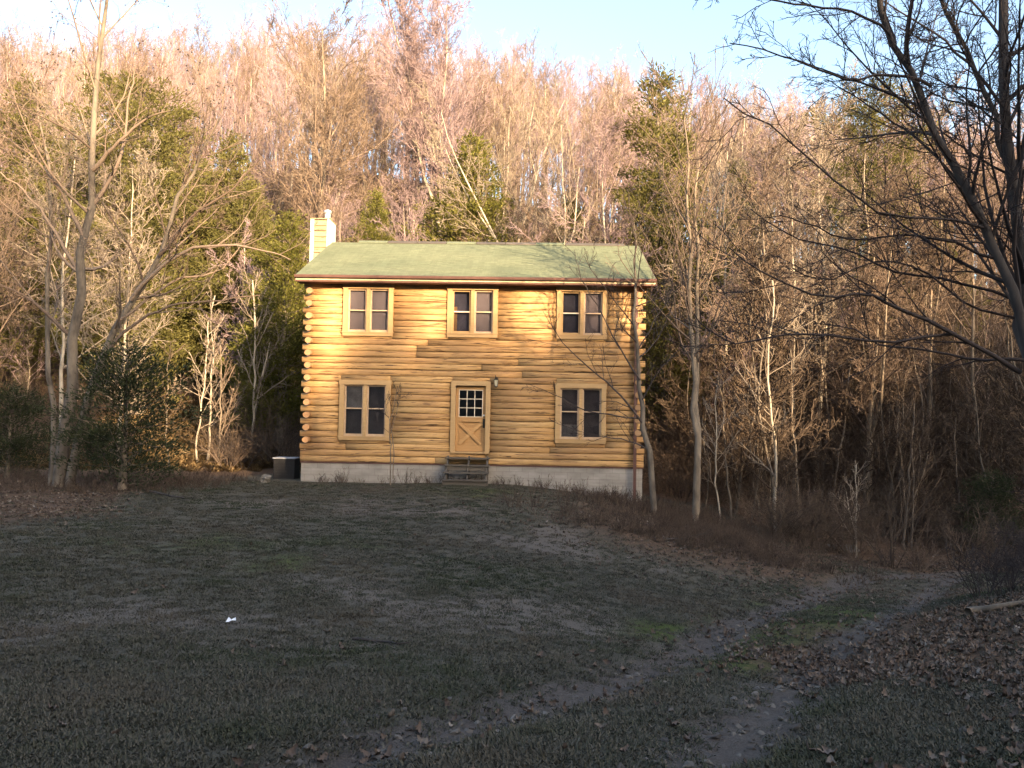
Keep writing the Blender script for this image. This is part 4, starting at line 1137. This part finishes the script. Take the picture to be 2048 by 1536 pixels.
# individual trees of the wood, nearest rows of the slope
taken = []
WOOD = []
ZONES = [(90, "at the left edge of the slope"), (200, "behind the leaning left stems"), (330, "beside the broad olive cedar"), (470, "behind the bright clearing"), (600, "just left of the chimney"),
         (760, "above the left end of the roof"), (900, "left of the pointed cedar"), (1080, "right of the pointed cedar"), (1260, "above the right end of the roof"),
         (1400, "around the tall ragged cedar"), (1530, "just right of the twin stems"), (1680, "behind the right wood's white trunks"), (1850, "below the round topped cedar"), (9999, "behind the dark right hand tree")]
KEEP_CLEAR = [(345, 125, 43), (935, 120, 47), (1338, 100, 41), (1745, 60, 54), (270, 110, 43), (45, 80, 44), (150, 70, 46), (442, 60, 41), (560, 60, 50), (742, 50, 43), (1135, 50, 46), (375, 50, 44)]
n_ind = 0
for tries in range(4000):
    d = 35 + 24 * RNG.random() ** 0.9; px = -120 + 2290 * RNG.random()
    p = at(px, 842, d)
    if d < 40 and 560 < px < 1330: continue
    if any((p[0]-q[0])**2 + (p[1]-q[1])**2 < 2.7**2 for q in taken): continue
    k = int(RNG.choice(7, p=[.14, .12, .14, .1, .14, .2, .16])); pal = (FOREST_TAN, FOREST_PALE, FOREST_PINK)[int(RNG.choice(3, p=[.68, .08, .24]))]
    ms, H = pal[k]
    if any(abs(px - q[0]) < q[1] and d < q[2] for q in KEEP_CLEAR): continue
    h = H * (.7 + .35 * RNG.random()) if k >= 5 else (9.5 + 5.5 * RNG.random()) * (0.85 if px > 1400 else 1.0)
    taken.append(p)
    look = {0: "straight", 1: "forked", 2: "slim", 3: "many-limbed", 4: "low-branched", 5: "thin scrubby", 6: "multi-stemmed scrubby"}[k]
    tone = {id(FOREST_TAN): "brown", id(FOREST_PALE): "whitish", id(FOREST_PINK): "pinkish"}[id(pal)]
    zone = [z for z in ZONES if px < z[0]][0]
    e = put_tree("bare_tree", None, ms, p[0], p[1], RNG.random() * 6.28, h / H, "leafless trees crowding the slope " + zone[1])
    e["category"] = "tree"
    WOOD.append((e, d, "%s %s leafless tree %s" % (look, tone, zone[1])))
    n_ind += 1
    if n_ind >= 150: break
same = {}
for e, d, lab in WOOD: same.setdefault(lab, []).append((d, e))
for lab, es in same.items():
    es.sort(key=lambda q: q[0])
    for i, (d, e) in enumerate(es):
        e["label"] = lab if len(es) == 1 or len(es) > 3 else lab + (", nearest of its kind", ", second of three alike" if len(es) == 3 else ", farther of two alike", ", farthest of three alike")[i]

# far wood on the upper slope, read as one mass
pts = []
for tries in range(20000):
    d = 59 + 45 * RNG.random(); x = (RNG.random() * 2 - 1) * (0.66 * d + 10)
    pts.append((x, d))
pts = np.array(pts); keep = []
cell = {}
for i, (x, y) in enumerate(pts):
    c = (int(x // 2.6), int(y // 2.6))
    if c in cell: continue
    cell[c] = 1; keep.append(i)
pts = pts[keep][:760]
P = np.column_stack([pts, ground(pts[:, 0], pts[:, 1]) - .1])
rot = np.column_stack([RNG.normal(size=len(P)) * .03, RNG.normal(size=len(P)) * .03, RNG.random(len(P)) * 6.28])
def joined(arr, name, bark, twig):
    (tv, tf), (cv, cf) = arr
    me = mesh_np(name, np.vstack([tv, cv]), np.vstack([tf, cf + len(tv)]), False, bark); me.materials.append(twig)
    mi = np.zeros(len(tf) + len(cf), np.int32); mi[len(tf):] = 1; me.polygons.foreach_set("material_index", mi); return me
FAR_ARR = [bare_tree(160 + i, H=16, tw=0.010, **kw) for i, kw in enumerate([dict(r0=.15, crown0=.40, n1=15, n2=6, n3=5, n4=2, a1=.52, up=.16),
    dict(r0=.17, crown0=.34, n1=13, n2=6, n3=5, n4=2, a1=.5, up=.16, forks=2), dict(r0=.12, crown0=.48, n1=15, n2=6, n3=5, n4=2, a1=.48, up=.18),
    dict(r0=.19, crown0=.36, n1=13, n2=7, n3=5, n4=2, a1=.55, up=.14, forks=3), dict(r0=.13, crown0=.42, n1=16, n2=6, n3=5, n4=1, a1=.55, up=.15)])]
FARM = [joined(a, "far_tree_%d" % i, (BARK_PALE, BARK_TAN, BARK_PALE, BARK_TAN, BARK_PALE)[i], (TWIG_PINK_HAZE, TWIG_PINK_HAZE, TWIG_TAN, TWIG_PINK_HAZE, TWIG_PALE)[i]) for i, a in enumerate(FAR_ARR)]
sc_ = (11.5 + 5 * RNG.random(len(P))) / 16
scatter("hillside_wood", P, rot, sc_, RNG.integers(0, 5, len(P)), FARM, "pinkish tan leafless wood covering the upper hillside")

# wood on the ridge behind the viewer, which filters the low sun
NR = 1150
s_ = np.concatenate([RNG.uniform(-60, 70, 800), RNG.uniform(9.3, 19.3, 350)])
t_ = RNG.uniform(-46, -32, NR)
RX = np.column_stack([t_ * T_U[0] + s_ * T_V[0], t_ * T_U[1] + s_ * T_V[1]])
gr = ground(RX[:, 0], RX[:, 1])
line = np.interp(s_, _zs[:, 0], _zs[:, 1]) - t_ * math.tan(SUN_EL)
over = 0.3 + 4.3 * RNG.random(NR) ** 1.35
over[800:] *= .62
over = np.where((s_ > 5) & (s_ < 9.4) | (s_ > 20) & (s_ < 24.5), over * .5, over)
P = np.column_stack([RX, gr - .2])
rot = np.column_stack([np.zeros((NR, 2)), RNG.random(NR) * 6.28])
scatter("ridge_wood", P, rot, np.maximum(line + over - gr, 1.5) / 15.6, RNG.integers(0, 5, NR), FARM, "leafless wood on the ridge behind the viewer")

# ------------------------------------------------------------------ undergrowth
SHR = [mesh_np("brush_%d" % i, *shrub(300 + i, h), False, (TWIG_BRUSH, TWIG_TAN, TWIG_BRUSH, TWIG_DARK)[i]) for i, h in enumerate((2.2, 1.6, 2.8, 1.5))]
pts = []
while len(pts) < 900:
    d = 29 + 34 * RNG.random(); x = (RNG.random() * 2 - 1) * (0.64 * d + 3)
    if -8.2 < x < 5.2 and d < 37: continue
    if d < 31.5 and x < 5: continue
    if d < 45 and -.46 < x / d < -.335: continue
    pts.append((x, d))
for _ in range(70): pts.append((7 + 12 * RNG.random(), 23.5 + 6 * RNG.random()))
pts = np.array(pts)
P = np.column_stack([pts, ground(pts[:, 0], pts[:, 1])])
rot = np.column_stack([np.zeros((len(P), 2)), RNG.random(len(P)) * 6.28])
scatter("underbrush", P, rot, (.5 + .8 * RNG.random(len(P))) * np.where((P[:, 0] > 5) & (P[:, 1] < 35), .85, 1.0), RNG.integers(0, 4, len(P)), SHR, "leafless brush on the forest floor")
pts = np.array([(6.6 + 2.6 * RNG.random(), 9.5 + 4.5 * RNG.random()) for _ in range(16)])
P = np.column_stack([pts, ground(pts[:, 0], pts[:, 1])])
scatter("bank_brush", P, np.column_stack([np.zeros((16, 2)), RNG.random(16) * 6.28]), .45 + .4 * RNG.random(16), np.full(16, 3), SHR, "grey brush on the right bank above the track")

# thicket of thin stems filling the wood right of the cabin
THK = [joined(a, "thicket_%d" % i, BARK_GREY, TWIG_BRUSH) for i, (a, h) in enumerate(SAPS)] + [joined(FOREST[5][0], "thicket_3", BARK_GREY, TWIG_BRUSH)]
pts = []
while len(pts) < 170:
    d = 27 + 15 * RNG.random(); x = d * (.22 + .42 * RNG.random())
    if x < 6.2: continue
    pts.append((x, d))
pts = np.array(pts); P = np.column_stack([pts, ground(pts[:, 0], pts[:, 1]) - .05])
scatter("thicket", P, np.column_stack([RNG.normal(size=(len(P), 2)) * .08, RNG.random(len(P)) * 6.28]), .55 + .5 * RNG.random(len(P)), RNG.integers(0, 4, len(P)), THK, "tangled thicket of thin brown stems filling the wood right of the cabin")

# dead weed stems on the bank crest and along the foundation
def weed(seed, H, n=9):
    rng = np.random.default_rng(seed); k = 4; P = np.empty((n, k, 3)); az = rng.random(n) * 6.28
    P[:, 0] = np.stack([np.cos(az) * .06, np.sin(az) * .06, np.full(n, -.03)], 1)
    d = nrm(np.stack([np.cos(az) * .3, np.sin(az) * .3, np.ones(n)], 1)); L = H * (.5 + .6 * rng.random(n))
    for j in range(1, k): d = nrm(d + .15 * rng.normal(size=(n, 3))); P[:, j] = P[:, j-1] + d * (L / (k-1))[:, None]
    R = np.linspace(.005, .003, k)[None].repeat(n, 0)
    P2, R2 = grow(rng, P, R, 5, .4, 1, .6, .3, 3, .15, .05, .8, .003)
    return tubes([(P, R, 3), (P2, R2, 3)])
WEEDM = [mesh_np("weed_%d" % i, *weed(400 + i, h), False, mat_twig("weed_stem_%d" % i, (.05, .035, .028), (.13, .095, .07))) for i, h in enumerate((.35, .5, .28))]
pts = []
while len(pts) < 900:
    x, y = 0 + 9 * RNG.random(), 19.5 + 7 * RNG.random()
    if y > 26.2 and x < 4.3: continue
    if RNG.random() < np.exp(-(((x - 4.8) / 2.6) ** 2)): pts.append((x, y))
for _ in range(80): pts.append((-6.6 + 10.8 * RNG.random(), 26.25 - .25 * RNG.random()))
for _ in range(350): pts.append((-16 + 8 * RNG.random(), 21 + 6 * RNG.random()))
pts = np.array(pts); P = np.column_stack([pts, ground(pts[:, 0], pts[:, 1])])
scatter("dead_weeds", P, np.column_stack([np.zeros((len(P), 2)), RNG.random(len(P)) * 6.28]), .45 + .7 * RNG.random(len(P)), RNG.integers(0, 3, len(P)), WEEDM, "dry brown weeds on the bank and along the foundation")

# lawn grass
def tuft(seed, n, h, spread):
    rng = np.random.default_rng(seed); az = rng.random(n) * 6.28; r = spread * rng.random(n) ** .6
    b = np.stack([r * np.cos(az), r * np.sin(az), np.full(n, -.006)], 1); a2 = rng.random(n) * 6.28; el = .3 + .85 * rng.random(n)
    d = np.stack([np.sin(el) * np.cos(a2), np.sin(el) * np.sin(a2), np.cos(el)], 1)
    L = (h * (.5 + .8 * rng.random(n)))[:, None]; w = nrm(np.cross(d, [0, 0, 1.])) * (.0022 + .002 * rng.random(n))[:, None]
    mid = b + d * L * .55; tip = b + d * L - np.array([0, 0, 1.]) * L * .22
    V = np.stack([b - w, b + w, mid + w * .8, tip, mid - w * .8], 1).reshape(-1, 3)
    return V, np.arange(len(V)).reshape(-1, 5)
def mat_grass():
    m = Mat("winter_grass", .8, .15)
    c = m.ramp(m.irand(), [(0.0, (.042, .047, .030)), (.5, (.074, .071, .053)), (1.0, (.14, .126, .102))])
    c = m.mix(m.math('MULTIPLY', m.orand(), .5), c, (.052, .050, .037))
    big = m.noise(m.world(), .42, 4, .6)
    c = m.mix(m.ramp(big, [(.52, 0.0), (.66, .75)]), c, (.098, .08, .06))
    c = m.mix(m.ramp(big, [(.36, .8), (.48, 0.0)]), c, (.036, .046, .022))
    return m.color(c).m
GM = mat_grass()
TUFTS = [mesh_np("tuft_%d" % i, *tuft(500 + i, 34, h, .075), False, GM) for i, h in enumerate((.026, .036, .02, .03))]
N = 60000
y = 3.0 + 23.5 * RNG.random(N) ** 1.7
x = (RNG.random(N) * 2 - 1) * (.64 * y + .8)
md = np.clip(sum(rut_depth(x, y)), 0, 1); lf = leaf_mask(x, y); br = bare_mask(x, y)
k = (RNG.random(N) > md * 1.05) & (RNG.random(N) > lf * .8) & (RNG.random(N) > br * .6) & (RNG.random(N) > np.maximum(moss_mask(x, y) - .5, 0) * 1.4)
k &= ~((y > 26.1) & (x > -7) & (x < 4.3))
x, y = x[k], y[k]
P = np.column_stack([x, y, ground(x, y)])
scatter("lawn_grass", P, np.column_stack([np.zeros((len(P), 2)), RNG.random(len(P)) * 6.28]), (.7 + .5 * RNG.random(len(P))) * (1 + .03 * y), RNG.integers(0, 4, len(P)), TUFTS, "short winter lawn grass")

# fallen leaves
def leafm(seed):
    rng = np.random.default_rng(seed); n = 9; s = []
    for i in range(n):
        u = i / (n - 1); wv = (math.sin(math.pi * u) ** .7) * (.034 if i % 2 else .02) + .001
        z = .03 * (u - .5) ** 2 * 4 + .01 * rng.normal()
        s += [((u - .5) * .12, -wv, z + .012 + .012 * rng.random()), ((u - .5) * .12, 0, z), ((u - .5) * .12, wv, z + .012 + .012 * rng.random())]
    F = [(i*3 + j, (i+1)*3 + j, (i+1)*3 + j + 1, i*3 + j + 1) for i in range(n-1) for j in range(2)]
    return np.array(s), np.array(F)
def mat_leaf():
    m = Mat("dead_leaf", .75, .25)
    c = m.ramp(m.orand(), [(0.0, (.06, .042, .034)), (.6, (.115, .085, .068)), (.94, (.145, .118, .098)), (1.0, (.23, .2, .175))])
    return m.color(c).m
LMAT = mat_leaf()
LEAVES = [mesh_np("leaf_%d" % i, *leafm(600 + i), True, LMAT) for i in range(4)]
N = 90000
y = 3.0 + 24 * RNG.random(N) ** 1.5
x = (RNG.random(N) * 2 - 1) * (.66 * y + 1)
pr = leaf_mask(x, y) * (.35 + .5 * (fbm(x * 1.3, y * 1.3, 3, 8) > -.05)) * .85 + .003 + .05 * np.clip(rut_depth(x, y)[0], 0, 1)
k = RNG.random(N) < pr
k &= ~((y > 26.1) & (x > -7) & (x < 4.3))
x, y = x[k], y[k]
P = np.column_stack([x, y, ground(x, y) + .015])
rot = np.column_stack([RNG.normal(size=(len(P), 2)) * .5, RNG.random(len(P)) * 6.28])
scatter("fallen_leaves", P, rot, .4 + .45 * RNG.random(len(P)), RNG.integers(0, 4, len(P)), LEAVES, "dry fallen leaves on the lawn and banks")

# lumps of mud in the ruts
def clod(seed):
    import bmesh
    bm = bmesh.new(); bmesh.ops.create_icosphere(bm, subdivisions=1, radius=.03); r = np.random.default_rng(seed)
    for v in bm.verts: v.co *= .6 + .7 * r.random(); v.co.z *= .55
    me = bpy.data.meshes.new("clod"); bm.to_mesh(me); bm.free(); me.materials.append(MUDM); return me
_m = Mat("mud_lump", .8, .3); MUDM = _m.color(_m.mix(_m.orand(), (.035, .03, .027), (.13, .115, .10))).m
CLODS = [clod(700 + i) for i in range(5)]
N = 60000
y = 3.0 + 17 * RNG.random(N) ** 1.3; x = (RNG.random(N) * 2 - 1) * (.66 * y + 1)
k = RNG.random(N) < .2 * np.clip(sum(rut_depth(x, y)), 0, 1) ** 1.5 + .002
x, y = x[k], y[k]; P = np.column_stack([x, y, ground(x, y) + .004])
scatter("mud_lumps", P, RNG.random((len(P), 3)) * np.array([.6, .6, 6.28]), .25 + 1.1 * RNG.random(len(P)) ** 2, RNG.integers(0, 5, len(P)), CLODS, "small lumps of mud and stones in the wheel ruts")

# dry grass and brush in the sunlit clearing left of the cabin
_m = Mat("straw", .85, .15); STRAW = _m.color(_m.mix(_m.irand(), (.17, .11, .055), (.42, .31, .17))).m
STRAWS = [mesh_np("straw_%d" % i, *tuft(520 + i, 40, .30, .16), False, STRAW) for i in range(3)]
N = 2600
x = RNG.uniform(-21, -6.5, N); y = RNG.uniform(31, 46, N); k = RNG.random(N) < np.clip(1.6 * np.exp(-(((x + 14.5) / 6) ** 2 + ((y - 38) / 7) ** 2)), 0, 1)
x, y = x[k], y[k]; P = np.column_stack([x, y, ground(x, y)])
scatter("dry_grass", P, np.column_stack([np.zeros((len(P), 2)), RNG.random(len(P)) * 6.28]), .5 + .9 * RNG.random(len(P)), RNG.integers(0, 3, len(P)), STRAWS, "straw coloured dry grass in the sunlit clearing left of the cabin")
